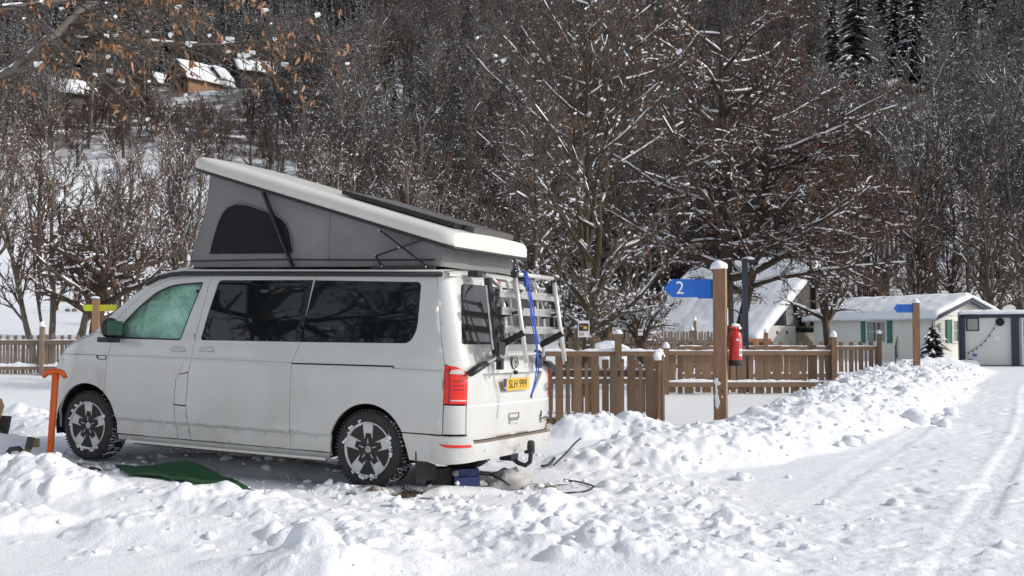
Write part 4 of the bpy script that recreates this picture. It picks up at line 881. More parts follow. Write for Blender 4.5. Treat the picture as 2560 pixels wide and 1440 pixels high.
def fence(x0, y0, x1, y1, label, posts=(), wood='wood', pitch=.265, ww=.115, nw=.05, zw=1.05, zn=.94, zb_=.03, r1=(.86, .11), r2=(.12, .10), post_h=1.15, snow=(.03, .03), back=True, first=0, cap=.1, phase=0, base_z=None, topover=None):
    L = math.hypot(x1 - x0, y1 - y0); a = math.atan2(y1 - y0, x1 - x0); zg = base_z if base_z is not None else min(gz(x0, y0), gz(x1, y1))
    f = empty('picket_fence', (x0, y0, zg), a, label, 'fence', 'wooden picket fences round the pitches'); s = 1 if back else -1
    for (zc, h_), sn, nm in ((r1, snow[0], 0), (r2, snow[1], 1)):
        MB().box((L / 2, s * .045, zc), (L, .04, h_)).build('rail', M[wood], f, bevel=.004)
        if sn: ledge('rail_snow', (.02, s * .045, zc + h_ / 2), (L - .02, s * .045, zc + h_ / 2), .06, sn, R.random() * 50, f)
    x = pitch * .3 + phase; k = 0
    while x < L - .04:
        link('wide_picket', board(ww, .022, zw - zb_, M[wood]), f, (x, R.uniform(-.003, .003), zb_ + R.uniform(-.012, .012)), (R.uniform(-.006, .006), R.uniform(-.012, .012), 0))
        if x + pitch / 2 < L - .03: link('narrow_picket', board(nw, .022, zn - zb_, M[wood]), f, (x + pitch / 2, R.uniform(-.003, .003), zb_ + R.uniform(-.012, .012)), (0, R.uniform(-.015, .015), 0))
        x += pitch; k += 1
    for px_, ph in posts:
        p = link('fence_post', board(.11, .11, ph, M[wood]), f, (px_, s * .07, -.1)); p.scale = (1, 1, (ph + .1) / ph)
        if cap: link('snow_cap', snow_mesh('snow_cap', .15, .15, cap, R.randint(0, 99)), f, (px_, s * .07, ph + .005))
    return f
fence(.35, 16.2, 2.20, 16.2, 'tall dark brown picket fence panel directly behind the right end of the campervan', posts=(), zw=1.06, zn=.95, r1=(.80, .10), r2=(.10, .10), snow=(.02, .015), base_z=-.02)
fe = fence(2.20, 16.2, 2.42, 17.6, 'short end section of picket fence at the corner with snow heaped on its post', posts=((.06, 1.0), (1.36, 1.0)), zw=1.05, zn=.95, r1=(.82, .1), r2=(.1, .1), cap=.12, base_z=-.02, snow=(.02, .0))
fence(.2, 19.0, 2.62, 19.0, 'picket fence whose snow-covered top rail shows above the panel behind the van', back=False, posts=((1.62, 1.36), (2.35, .97)), zw=.92, zn=.80, r1=(1.02, .09), r2=(.55, .09), snow=(.045, .03), base_z=0, cap=.07)
fence(3.48, 25.0, 7.30, 25.0, 'long picket fence with snowy lower rail running behind the signpost', back=False, posts=((.0, 1.05), (3.78, 1.30)), zw=1.10, zn=.98, r1=(.93, .10), r2=(.22, .12), snow=(.03, .055), base_z=0, pitch=.40, ww=.20, nw=.11, cap=.13, wood='wood')
fence(5.0, 33.2, 11.1, 33.2, 'farther picket fence ending in a post left of the round mirror', back=False, posts=((2.62, 1.45), (6.02, 1.42)), zw=1.17, zn=.98, r1=(.98, .11), r2=(.16, .12), snow=(.03, .05), base_z=-.04, pitch=.30, ww=.13, nw=.055, cap=.11, wood='wood')
fence(1.6, 38.0, 7.0, 38.0, 'distant grey picket fence in front of the big snowy roof', posts=((.6, 1.5), (2.1, 1.5), (4.6, 1.45), (5.6, 1.45)), zw=1.2, zn=1.05, r1=(.95, .1), r2=(.2, .1), snow=(.03, .04), base_z=.05, pitch=.30, ww=.12, nw=.07, cap=.12, wood='woodg')
fence(3.6, 47.0, 9.0, 47.0, 'farthest row of close pickets just below the snowy roof eave', posts=((1.9, 1.9), (4.2, 1.9)), zw=1.45, zn=1.4, r1=(1.0, .1), r2=(.3, .1), snow=(.03, .04), base_z=.05, pitch=.26, ww=.1, nw=.08, cap=.16, wood='woodg')
fence(-14.6, 30.0, -10.6, 30.0, 'grey-brown picket fence left of the campervan bonnet with one snow-capped post', posts=((1.86, 1.30),), zw=1.06, zn=.92, r1=(.86, .13), r2=(.17, .10), snow=(.02, .09), base_z=.27, pitch=.21, ww=.092, nw=.05, cap=.14, wood='woodg', back=False)
# signposts
def arrow(L, h_, tip, th=.02):
    return MB().poly([(0, -th / 2, 0), (0, -th / 2, h_), (-L + tip, -th / 2, h_), (-L, -th / 2, h_ * .5), (-L + tip, -th / 2, 0)], (0, th, 0))
def post(name, x, y, h_, side, rz, label, cat, cap=.1, z=None, m='post', group=None):
    zg = gz(x, y) if z is None else z
    o = empty(name, (x, y, zg - .15), rz, label, cat, group)
    MB().box((0, 0, (h_ + .15) / 2), (side, side, h_ + .15)).build('post', M[m], o, bevel=.008)
    if cap: link('snow_cap', snow_mesh('snow_cap', side * 1.42, side * 1.38, cap, int(x * 7)), o, (-side * .08, 0, h_ + .155))
    return o
GP = gz(3.0, 15.9)
sp_ = post('signpost', 3.0, 15.9, 2.30 - GP, .178, math.radians(-19.5), 'thick brown wooden signpost with a blue arrow board numbered 2', 'signpost', cap=.115)
zl = lambda z: z - (GP - .15)
sg_ = arrow(.74, .262, .13).build('arrow_board', M['signblue'], sp_, loc=(-.07, -.045, zl(1.885)), rot=(0, 0, math.radians(19.5)), bevel=.003)
MB().box((-.12, 0, -.008), (.24, .026, .02)).build('board_bracket', M['signblue'], sg_)
text('number', '2', M['text'], sg_, .26, Matrix.Translation((-.50, -.0115, .128)) @ Matrix.Rotation(PI / 2, 4, 'X'), .001, xs=.95)
mb = MB()
for k, (dx, dz, w_, h_) in enumerate(((-.045, .56, .035, .05), (-.03, .53, .05, .03), (-.05, .46, .012, .10), (-.045, .33, .030, .06), (-.035, .26, .036, .09), (.035, .34, .012, .014), (-.04, .41, .014, .05))): mb.blob((dx, -.09, zl(.30) + dz - .18), (w_, .014, h_), 2, .4, k)
mb.build('stuck_snow', M['snowcap'], sp_, kind='stuff')
mb = MB(); mb.poly([(.03, -.0905, zl(.58)), (.045, -.0905, zl(.55)), (.035, -.0905, zl(.50)), (.022, -.0905, zl(.53))], (0, .001, 0)); mb.build('knot', M['bark'], sp_)
MB().box((.100, .03, zl(1.60)), (.012, .06, .25)).build('white_plate', M['white'], sp_)
# fire extinguisher
ex_ = empty('fire_extinguisher', (3.225, 15.93, .90), 0, 'red fire extinguisher hanging on the right side of the blue-arrow signpost', 'fire extinguisher'); ex_.scale = (1.04, 1.04, .83)
MB().lathe([(0, .075), (.086, .075), (.090, .085), (.090, .50), (.084, .55), (.062, .59), (.03, .605), (0, .606)], 'Z', n=36).build('cylinder', M['red'], ex_)
MB().lathe([(0, 0), (.084, 0), (.093, .01), (.093, .095), (.0905, .10)], 'Z', n=36).build('base_ring', M['rubber'], ex_)
MB().lathe([(.026, .60), (.026, .66), (.018, .68), (0, .68)], 'Z', n=16).box((-.02, 0, .665), (.11, .025, .02)).build('valve', M['redlens'], ex_)
MB().box((-.04, 0, .69), (.10, .02, .012), Matrix.Rotation(.2, 3, 'Y')).build('handle', M['black'], ex_)
MB().tube([(.02, 0, .66), (.055, 0, .70), (.082, 0, .80), (.070, 0, .89), (.02, 0, .955), (-.04, 0, .975), (-.09, -.02, .97)], .013, 10).build('hose', M['rubber'], ex_)
MB().blob((.0, 0, .70), (.06, .045, .035), 2, .3, 3).blob((.055, 0, .655), (.03, .03, .03), 2, .3, 4).build('snow_on_valve', M['snowcap'], ex_)
def cyl_patch(name, a0, a1, z0_, z1_, m, r_=.0912):
    mb = MB(); n = 8
    for k in range(n):
        u, v = [math.radians(lerp(a0, a1, q / n)) for q in (k, k + 1)]
        mb.bm.faces.new([mb.bm.verts.new((r_ * math.sin(q), -r_ * math.cos(q), z)) for q, z in ((u, z0_), (v, z0_), (v, z1_), (u, z1_))])
    return mb.build(name, m, ex_)
cyl_patch('barcode_label', 22, 62, .17, .295, M['white']); mb = MB()
for k, w_ in enumerate((2, 1, 3, 1, 2, 4, 1, 2)):
    u = math.radians(26 + k * 4); v = math.radians(26 + k * 4 + w_); mb.bm.faces.new([mb.bm.verts.new((.0918 * math.sin(q), -.0918 * math.cos(q), z)) for q, z in ((u, .20), (v, .20), (v, .265), (u, .265))])
mb.build('barcode', M['ink'], ex_)
mb = MB()
for k in range(9):
    if k in (3, 6): continue
    u = math.radians(26); v = math.radians(44 + (k * 7) % 13); z = .46 - k * .017; mb.bm.faces.new([mb.bm.verts.new((.0914 * math.sin(q), -.0914 * math.cos(q), zz)) for q, zz in ((u, z), (v, z), (v, z + .006), (u, z + .006))])
mb.build('fine_print', M['clearlens'], ex_)
mb = MB(); mb.lathe([(0, -.0925), (.020, -.0920), (.021, -.088)], 'Y', (0, 0, 0), 20); mb.build('round_label', M['white'], ex_, loc=(.004, 0, .45))
# far signpost, yellow signpost, small yellow signs
s2 = post('signpost', 12.05, 32.9, 2.35, .185, math.radians(-12), 'brown wooden signpost with a small blue arrow near the white mobile home', 'signpost', cap=.11, z=-.05)
a2 = arrow(.62, .25, .10).build('arrow_board', M['signblue'], s2, loc=(-.05, -.05, 2.35 - .15), rot=(0, 0, math.radians(12)))
MB().box((0, 0, 0), (.05, .002, .06)).build('symbol', M['navy'], a2, loc=(-.42, -.0115, .12))
s3 = post('signpost', -9.81, 26.0, 1.75, .15, .1, 'wooden signpost behind the bonnet with two yellow-green arrow boards', 'signpost', cap=.05, z=.45)
arrow(.22, .15, .04).build('left_arrow', mat('lime_sign', (.55, .62, .03), .5), s3, loc=(-.06, -.085, 1.60), rot=(0, 0, -.1))
arrow(.46, .15, .05).build('right_arrow', M['signyellow'], s3, loc=(.04, -.03, 1.60), rot=(0, 0, PI - .1))
for x, y, h_, lb in ((2.62, 46.0, 1.85, 'small orange-yellow arrow sign on a thin post nearest the white info board'), (5.25, 46.0, 1.78, 'small orange-yellow arrow sign on a thin post right of the other one')):
    s4 = post('signpost', x, y, h_, .14, 0, lb, 'signpost', cap=.08, z=.05, m='woodg', group='yellow signs among the distant trees'); arrow(.42, .14, .05).build('arrow_board', M['signorange'], s4, loc=(.0, -.09, h_ - .05))
s5 = post('marker_post', 6.55, 50.0, 1.95, .16, 0, 'plain brown post standing in front of the snowy roof eave', 'post', cap=.06, z=.0)
# info board on the mossy tree, two small notices
ib = empty('info_board', (1.43, 22.0, 1.27), 0, 'white information poster with a dark photo, fixed to the mossy tree trunk', 'notice board')
MB().box((0, 0, .19), (.225, .012, .33)).build('board', M['white'], ib); MB().box((0, -.008, .225), (.19, .004, .15)).build('photo', M['navy'], ib)
MB().box((.03, -.0115, .215), (.07, .002, .06)).build('orange_patch', M['signorange'], ib); MB().box((-.05, -.0115, .25), (.05, .002, .025)).build('orange_patch', M['orange'], ib)
for k in range(4): MB().box((-.04, -.008, .115 - k * .018), (.10, .003, .006)).build('text_line', M['step'], ib)
for x, y, z, lb in ((3.88, 42, 1.50, 'small white notice on a trunk between the yellow signs'), (4.28, 37.0, 1.42, 'small white notice on the pollarded tree trunk')):
    nb_ = empty('notice', (x, y - .22, z), 0, lb, 'notice'); MB().box((0, 0, 0), (.16, .01, .22)).build('sheet', M['white'], nb_); MB().box((0, -.007, .03), (.12, .003, .06)).build('print', M['piping'], nb_)
# lamp post
lp = empty('street_lamp', (5.5, 26.0, -.1), 0, 'black square lamp post standing behind the signpost and extinguisher', 'lamp post')
MB().box((0, 0, 1.62), (.12, .12, 3.24)).build('pole', M['navy'], lp, bevel=.01); MB().box((.10, -.02, 3.18), (.34, .13, .06)).build('lamp_head', M['black'], lp, bevel=.01); link('snow_cap', snow_mesh('snow_cap', .30, .12, .07, 2), lp, (.08, 0, 3.22))
MB().box((0, -.062, .55), (.07, .004, .22)).build('access_door', M['black'], lp)
# traffic mirror seen from behind
tmr = empty('traffic_mirror', (12.5, 36.0, -.12), 0, 'round traffic mirror on a thin grey pole, seen edge-on left of the far signpost', 'mirror')
MB().tube([(0, 0, -.2), (0, 0, 1.1)], .03, 10).build('pole', M['piping'], tmr); o = MB().lathe([(0, .05), (.2, .04), (.36, 0), (.37, -.02), (.36, -.03), (0, -.02)], 'Y', (0, 0, 0), 30).build('mirror_back', M['greytimber'], tmr, loc=(.06, 0, 1.05)); o.rotation_euler = (0, 0, 1.13)
# ------------------------------------------------------------------ mobile home
A = Vector((15.6, 57.0, -.05)); B = Vector((19.15, 50.0, -.05)); d = (B - A); LW = d.length; ang = math.atan2(d.y, d.x)
mh = empty('mobile_home', A, ang, 'cream clapboard mobile home with green shutters and a thick layer of snow on its roof', 'mobile home')
GW = 3.9; HW = 2.28; HR = 3.02
MB().box((LW / 2, GW / 2, HW / 2 + .1), (LW - .02, GW - .02, HW - .1)).build('wall', M['clad'], mh)
MB().box((LW / 2, GW / 2, .02), (LW - .1, GW - .1, .30)).build('skirt', M['dark'], mh)
mb = MB()
for k in range(int((HW - .16) / .125)):
    z = .16 + k * .125
    mb.poly([(0, -.004, z), (0, -.026, z), (0, -.008, z + .123), (0, -.004, z + .123)], (LW, 0, 0))
    mb.poly([(LW + .004, 0, z), (LW + .026, 0, z), (LW + .008, 0, z + .123), (LW + .004, 0, z + .123)], (0, GW, 0))
for k in range(6):
    z = HW + k * .125; hw = (GW / 2) * max(0, 1 - (z + .06 - HW) / (HR - HW)); mb.poly([(LW + .004, GW / 2 - hw, z), (LW + .026, GW / 2 - hw, z), (LW + .008, GW / 2 - hw, z + .123), (LW + .004, GW / 2 - hw, z + .123)], (0, 2 * hw, 0))
mb.build('clapboards', M['clad'], mh, kind='stuff')
MB().poly([(LW, 0, HW), (LW, GW, HW), (LW, GW / 2, HR)], (-.06, 0, 0)).poly([(0.06, 0, HW), (0.06, GW, HW), (0.06, GW / 2, HR)], (-.06, 0, 0)).build('gable', M['clad'], mh)
def slab(name, P, th, m, par): return MB().poly(P, (0, 0, th)).build(name, m, par)
ov = .35; e_ = .28; sl_ = (HR - HW) / (GW / 2)
rf = slab('roof', [(-ov, -e_, HW - e_ * sl_), (LW + ov, -e_, HW - e_ * sl_), (LW + ov, GW / 2, HR), (-ov, GW / 2, HR)], .06, M['navy'], mh)
slab('roof_slope', [(-ov, GW + e_, HW - e_ * sl_), (-ov, GW / 2, HR), (LW + ov, GW / 2, HR), (LW + ov, GW + e_, HW - e_ * sl_)], .06, M['navy'], mh)
for P in ([(LW + ov, -e_, HW - e_ * sl_ - .12), (LW + ov, GW / 2, HR - .12), (LW + ov, GW / 2, HR + .07), (LW + ov, -e_, HW - e_ * sl_ + .07)], [(LW + ov, GW + e_, HW - e_ * sl_ - .12), (LW + ov, GW / 2, HR - .12), (LW + ov, GW / 2, HR + .07), (LW + ov, GW + e_, HW - e_ * sl_ + .07)]): MB().poly(P, (.04, 0, 0)).build('barge_board', M['navy'], mh)
def snow_roof(name, c00, c10, c11, c01, th, par, nx=60, ny=16, edge=.12, sag=.10, seed=0, wav=.05):     # thick snow slab on a roof plane, ragged at the eave (c00-c10)
    c = [Vector(p) for p in (c00, c10, c11, c01)]; nrm = (c[1] - c[0]).cross(c[3] - c[0]).normalized()
    if nrm.z < 0: nrm = -nrm
    Vs = []; 
    for j_ in range(ny + 1):
        for i_ in range(nx + 1):
            u, v = i_ / nx, j_ / ny; p = c[0].lerp(c[1], u).lerp(c[3].lerp(c[2], u), v)
            ed = min(1, min(u, 1 - u) * nx / 2.5); ev = min(1, v * ny / 2.0)
            t_ = th * (.35 + .65 * math.sqrt(ed)) * (.4 + .6 * math.sqrt(ev)) * (1 + .22 * mnoise.noise(Vector((p.x * .6 + seed, p.y * .6, 0)))) + wav * mnoise.noise(Vector((p.x * 2.2, p.y * 2.2, seed)))
            if j_ == 0: p = p + (c[0] - c[3]).normalized() * (sag * (mnoise.noise(Vector((u * 9, seed, 0))) + .6 * mnoise.noise(Vector((u * 31, seed, 4))) + .3)) - Vector((0, 0, sag * .3)); t_ *= .7
            Vs.append(p + nrm * max(t_, .02))
    n0 = len(Vs)
    for j_ in range(ny + 1):
        for i_ in range(nx + 1):
            u, v = i_ / nx, j_ / ny; p = c[0].lerp(c[1], u).lerp(c[3].lerp(c[2], u), v)
            if j_ == 0: p = (Vs[i_] - nrm * th * .75)
            Vs.append(p + nrm * .003)
    W = nx + 1; Fs = []
    for j_ in range(ny):
        for i_ in range(nx): a = j_ * W + i_; Fs.append((a, a + 1, a + W + 1, a + W)); Fs.append((n0 + a, n0 + a + W, n0 + a + W + 1, n0 + a + 1))
    bd = [i_ for i_ in range(W)] + [j_ * W + nx for j_ in range(1, ny + 1)] + [ny * W + i_ for i_ in range(nx - 1, -1, -1)] + [j_ * W for j_ in range(ny - 1, 0, -1)]
    for a, b_ in zip(bd, bd[1:] + bd[:1]): Fs.append((a, n0 + a, n0 + b_, b_))
    return link(name, mesh_np(name, [tuple(v) for v in Vs], Fs, M['snowcap'], smooth=True), par)
snow_roof('roof_snow', (-ov - .12, -e_ - .12, HW - e_ * sl_ + .03), (LW + ov + .1, -e_ - .12, HW - e_ * sl_ + .03), (LW + ov + .1, GW / 2 + .0, HR + .07), (-ov - .1, GW / 2 + .0, HR + .07), .23, mh, nx=110, seed=3, sag=.12)
snow_roof('far_roof_snow', (LW + ov + .1, GW + e_ + .1, HW - e_ * sl_ + .03), (-ov - .1, GW + e_ + .1, HW - e_ * sl_ + .03), (-ov - .1, GW / 2, HR + .07), (LW + ov + .1, GW / 2, HR + .07), .26, mh, seed=5)
def window(par, x, z, w_, h_, axis='x', sh=.27, label=None):       # on the long wall (axis x, facing -y) or on the gable (axis y, facing +x)
    def pt(u, o_, v): return (x + u, -o_, z + v) if axis == 'x' else (LW + o_, x + u, z + v)
    def bx_(u, v, a, b_, dp, o_, nm, m, pr=par):
        c = pt(u, o_ + dp / 2, v); s_ = (a, dp, b_) if axis == 'x' else (dp, a, b_); return MB().box(c, s_).build(nm, m, pr)
    fr = empty('window'); fr.parent = par
    for u, v, a, b_ in ((-w_ / 2, 0, .09, h_ + .18), (w_ / 2, 0, .09, h_ + .18), (0, h_ / 2 + .045, w_ - .09, .09), (0, -h_ / 2 - .045, w_ - .09, .09)): bx_(u, v, a, b_, .07, .0, 'frame', M['white'], fr)
    bx_(-w_ / 4, 0, w_ / 2 - .05, h_, .008, .024, 'pane', M['pane'], fr); bx_(w_ / 4, 0, w_ / 2 - .05, h_, .008, .024, 'pane', M['pane'], fr)
    bx_(-w_ * .30, 0, w_ * .30, h_ * .97, .004, .033, 'curtain', M['curtain'], fr); bx_(w_ * .32, 0, w_ * .28, h_ * .97, .004, .033, 'curtain', M['curtain'], fr)
    bx_(0, 0, .04, h_, .05, .0, 'mullion', M['white'], fr); bx_(0, .02, w_ - .09, .03, .047, .0, 'glazing_bar', M['white'], fr)
    for q in (-1, 1): bx_(q * (w_ / 2 + .09 + sh / 2), 0, sh, h_ + .14, .045, .02, 'shutter', M['shutter'])
window(mh, 4.35, 1.52, 1.25, .92, 'x', .28); window(mh, 1.45, 1.55, .72, .90, 'y', .30)
# ------------------------------------------------------------------ steel cabin
cb = empty('site_cabin', (19.1, 47.0, -.05), math.radians(-21), 'navy-framed white steel cabin with a string of small lamps on its wall', 'cabin')
CW, CH = 4.6, 2.32
MB().box((CW / 2, 1.6, CH / 2), (CW - .04, 3.1, CH - .04)).build('wall', M['cabin'], cb)
for x, w_ in ((.09, .18), (2.12, .30), (CW - .09, .18)): MB().box((x, .01, CH / 2), (w_, .14, CH)).build('steel_post', M['navy'], cb)
MB().box((CW / 2, .02, CH - .11), (CW, .16, .22)).build('top_beam', M['navy'], cb); MB().box((CW / 2, .02, .05), (CW, .12, .1)).build('bottom_beam', M['navy'], cb)
MB().box((-.02, 1.6, CH / 2), (.06, 3.2, CH)).build('side_wall', M['navy'], cb)
MB().box((.48, .03, 1.83), (.50, .05, .56)).build('window_frame', M['dark'], cb); MB().box((.48, .0, 1.83), (.40, .012, .46)).build('pane', M['curtain'], cb)
MB().lathe([(0, -.04), (.15, -.04), (.17, -.02), (.17, .02)], 'Y', (0, 0, 0), 24).build('round_speaker', M['dark'], cb, loc=(1.55, .02, 1.92)); MB().box((1.42, .035, 1.23), (.26, .02, .20)).build('notice', M['clad'], cb)
for x, z in ((.55, .52), (.36, .30)): MB().box((x, .03, z), (.16, .02, .10)).build('blue_tag', M['signblue'], cb)
g = MB().box((3.5, -.0, 1.08), (2.1, .03, 1.75)).build('glazing', M['pane'], cb)
for x in (2.40, 3.4): MB().box((x, -.03, 1.12), (.07, .05, 2.0)).build('white_jamb', M['white'], cb)
MB().box((3.5, -.03, 1.93), (2.1, .05, .07)).build('white_head', M['white'], cb)
pts = [Vector((lerp(1.40, .30, t_), -.02, 1.86 - 1.22 * t_ ** .82 - .14 * math.sin(PI * t_))) for t_ in np.linspace(0, 1, 14)]
ls = MB().tube(pts, .010, 5).build('lamp_cable', M['ink'], cb)
for p in pts[1::2]: MB().blob(p - Vector((0, 0, .05)), (.028, .028, .045), 1, .1).build('bulb', M['navy'], ls)
snow_roof('roof_snow', (-.05, -.08, CH), (CW, -.08, CH), (CW, 3.2, CH), (-.05, 3.2, CH), .13, cb, nx=50, ny=8, sag=.03, seed=8)
MB().blob((.15, -.35, .1), (.5, .3, .22), 3, .4, 6).build('snow_heap', M['snowcap'], cb)
# ------------------------------------------------------------------ steep-roofed barn
g0 = Vector((12.45, 56.0, 0)); g1 = Vector((16.6, 60.0, 0)); dv = (g1 - g0).normalized(); hw_ = (g1 - g0).length
bn = empty('barn', g0, math.atan2(dv.y, dv.x), 'steep-roofed barn under deep snow with a timber-framed gable and white rendered wall', 'barn')
EZ, RZ, BL = 1.50, 5.25, 7.6; X2 = hw_ * 2      # local x across the gable, y along the ridge (away)
MB().box((hw_, BL / 2, .5), (X2 - .8, BL, 1.9)).build('lower_wall', M['tan'], bn)
for k in range(5): MB().box((.36, 1.2 + k * 1.35, .6), (.04, 1.25, 1.7)).build('wall_panel', M['tan'], bn)
MB().box((1.8, -.08, .72), (3.0, .18, 2.16)).build('rendered_wall', M['render'], bn); MB().box((.35, -.05, .72), (.5, .1, 2.1)).build('wall_return', M['render'], bn)
for x in (1.55, 2.45): MB().box((x, -.18, 1.45), (.13, .04, .15)).build('vent', M['dark'], bn)
MB().poly([(.45, .10, EZ + .25), (X2 - .45, .10, EZ + .25), (hw_, .10, RZ - .12)], (0, .1, 0)).build('gable_wall', M['greytimber'], bn)
for P, m_ in (([(.6, .06, EZ + .30), (2.6, .06, EZ + .30), (2.6, .06, 3.30)], 'dark'), ([(3.9, .06, EZ + .35), (4.8, .06, EZ + .35), (4.4, .06, 2.2)], 'dark')): MB().poly(P, (0, .03, 0)).build('opening', M[m_], bn)
MB().poly([(2.75, .05, EZ + .35), (3.45, .05, EZ + .35), (3.45, .05, 3.6), (2.75, .05, 3.35)], (0, .03, 0)).build('pale_panel', mat('pale_panel', (.30, .31, .33), .7), bn)
for a, b_, w_ in (((.1, EZ + .25), (X2 - .1, EZ + .25), .26), ((hw_ - .35, EZ + .3), (hw_ - .35, RZ - .4), .30), ((4.45, EZ + .35), (2.9, 3.5), .20), ((hw_ + 1.4, EZ + .3), (hw_ + 1.4, RZ - 1.5), .2)): MB().bar((a[0], -.02, a[1]), (b_[0], -.02, b_[1]), .12, w_, up=(0, 1, 0)).build('beam', M['darkwood'], bn)
for sgn in (0, 1):
    a = (-.35, EZ - .32) if sgn == 0 else (X2 + .35, EZ - .32)
    MB().bar((a[0], -.35, a[1]), (hw_, -.35, RZ), .07, .24, up=(0, 1, 0)).build('barge_board', M['greytimber'], bn)
    MB().poly([(a[0], -.35, a[1]), (hw_, -.35, RZ), (hw_, BL + .3, RZ), (a[0], BL + .3, a[1])], (0, 0, .08)).build('roof_slope', M['darkwood'], bn)
snow_roof('roof_snow', (-.75, BL + .45, EZ - .70), (-.75, -.5, EZ - .70), (hw_, -.5, RZ + .08), (hw_, BL + .45, RZ + .08), .42, bn, nx=90, ny=40, sag=.42, seed=11, wav=.04)
snow_roof('far_roof_snow', (X2 + .6, -.5, EZ - .55), (X2 + .6, BL + .45, EZ - .55), (hw_, BL + .45, RZ + .08), (hw_, -.5, RZ + .08), .35, bn, seed=12)
ob = empty('board_screen', (10.4, 52.0, 0), .1, 'low orange-brown board screen between lamp post and rendered wall', 'fence')
for k in range(9): link('board', board(.20, .03, 1.15, M['orangefence']), ob, (k * .22, 0, 0))
gs = MB().box((0, 0, .55), (1.3, 1.0, 1.9)).build('green_container', mat('dark_green', (.02, .045, .035), .5), None, bevel=.05, loc=(10.9, 54.5, 0)); tag(gs, 'dark green container under the eave left of the rendered wall', 'container')
# small shed half buried in snow among the trees
hp = MB().blob((0, 0, 0), (1.1, .8, .75), 3, .25, 4, flat=-.1).build('snow_mound', M['snowcap'], None, loc=(3.05, 36.0, .35)); tag(hp, 'rounded heap of snow behind the fence below the yellow signs', 'snow heap')
# ------------------------------------------------------------------ wire fence and post-and-rail on the left
rl = empty('rail_fence', (-24, 58.0, 0), 0, 'low wooden rail fence along the top of the snowy bank on the left', 'fence')
for k in range(9):
    x = k * 2.35; zz = gz(-24 + x, 58.0); link('fence_post', board(.22, .16, .85, M['wood']), rl, (x, 0, zz - .1))
for k in range(8):
    za, zc_ = gz(-24 + k * 2.35, 58), gz(-24 + (k + 1) * 2.35, 58); MB().bar((k * 2.35 + .0, -.1, za + .52), ((k + 1) * 2.35, -.1, zc_ + .52), .08, .13).build('rail', M['wood'], rl)
wf = empty('wire_fence', (-24, 56.0, 0), 0, 'tall wire mesh fence on black steel posts on the left slope', 'fence')
for k in range(7): zz = gz(-24 + k * 2.62, 56.0); MB().box((k * 2.62, 0, zz + .85), (.10, .08, 2.3)).build('steel_post', M['black'], wf)
mb = MB()
for q in range(9):
    for k in range(6): mb.bar((k * 2.62, 0, gz(-24 + k * 2.62, 56) + .3 + q * .19), ((k + 1) * 2.62, 0, gz(-24 + (k + 1) * 2.62, 56) + .3 + q * .19), .009)
mb.build('wire_mesh', M['piping'], wf, kind='stuff')
rw = random.Random(4); mb = MB()
for k in range(46): x = -23 + k * .36; mb.blob((x, 57.3 + rw.uniform(-.3, .3), gz(x, 57.3) + .03), (rw.uniform(.12, .3), .2, rw.uniform(.08, .2)), 1, .4, k)
tag(mb.build('boulder_row', M['rock'], None), 'grey boulders in a row half covered by snow below the rail fence', 'boulders', None, 'stuff')
# ------------------------------------------------------------------ things lying by the van
sh = empty('snow_shovel', (-4.575, 11.0, .06), .0, 'orange T-handled shovel stuck upright in the snow by the front wheel', 'shovel')
MB().tube([(-.02, 0, -.15), (.01, 0, .45), (.035, 0, .90)], [.031, .033, .034], 10).build('shaft', M['orange'], sh)
MB().tube([(-.085, 0, .865), (-.055, 0, .912), (.0, 0, .925), (.05, 0, .925), (.105, 0, .908), (.135, 0, .860)], [.022, .032, .034, .034, .032, .022], 10, flat=.9).build('handle', M['orange'], sh)
br = empty('folding_scraper', (-4.40, 10.0, gz(-4.40, 10.0) + .02), .2, 'black and olive hand tool half buried in the snow left of the shovel', 'tool'); br.scale = (.78, .78, .78)
MB().bar((0, -.05, -.12), (.05, .0, .20), .07, .025, up=(0, 1, 0)).build('blade', M['olive'], br, bevel=.006); MB().bar((.045, 0, .16), (.075, 0, .29), .075, .05, up=(0, 1, 0)).build('head', M['black'], br, bevel=.012)
MB().box((.12, .03, .22), (.07, .06, .10)).build('clip', M['olive'], br, bevel=.01); MB().tube([(-.20, .05, .08), (-.16, .05, .15), (-.07, .05, .16), (-.02, .05, .10)], .03, 8).build('loop', M['rubber'], br)
zz = gz(-6.05, 12.9)
bk = empty('plastic_bucket', (-5.90, 12.6, zz), 0, 'black tub with a tan plastic handle at the left edge of the picture', 'tub')
MB().lathe([(0, -.05), (.14, -.05), (.19, .26), (.185, .27), (.17, .26), (.13, .0), (0, 0)], 'Z', n=24).build('body', M['rubber'], bk); MB().tube([(.05, -.19, .0), (.13, -.20, .22), (.17, -.16, .40), (.10, -.06, .46), (-.05, 0, .47)], .024, 8).build('handle', M['tanplastic'], bk)
# green mat draped over the snow beside the sliding door
Vs = []; nx, ny = 60, 26
for j_ in range(ny + 1):
    for i_ in range(nx + 1):
        u = i_ / nx * 1.40; v = j_ / ny * .95; x = -3.85 + u * .95 + v * .42; y = 10.72 - u * .50 - v * .75 + .06 * math.sin(u * 3)
        z = gz(x, y) + .022 + .10 * math.exp(-((u - .85) / .32) ** 2) * math.exp(-((v - .08) / .25) ** 2) + .012 * mnoise.noise(Vector((u * 5, v * 5, 1))); Vs.append((x, y, z))
W = nx + 1; Fs = [(j_ * W + i_, j_ * W + i_ + 1, (j_ + 1) * W + i_ + 1, (j_ + 1) * W + i_) for j_ in range(ny) for i_ in range(nx)]
gm = link('turf_mat', mesh_np('turf_mat', Vs, Fs, M['mat'], smooth=True)); so_ = gm.modifiers.new('thickness', 'SOLIDIFY'); so_.thickness = .012; tag(gm, 'rumpled green artificial turf mat lying on the ground by the sliding door', 'mat')
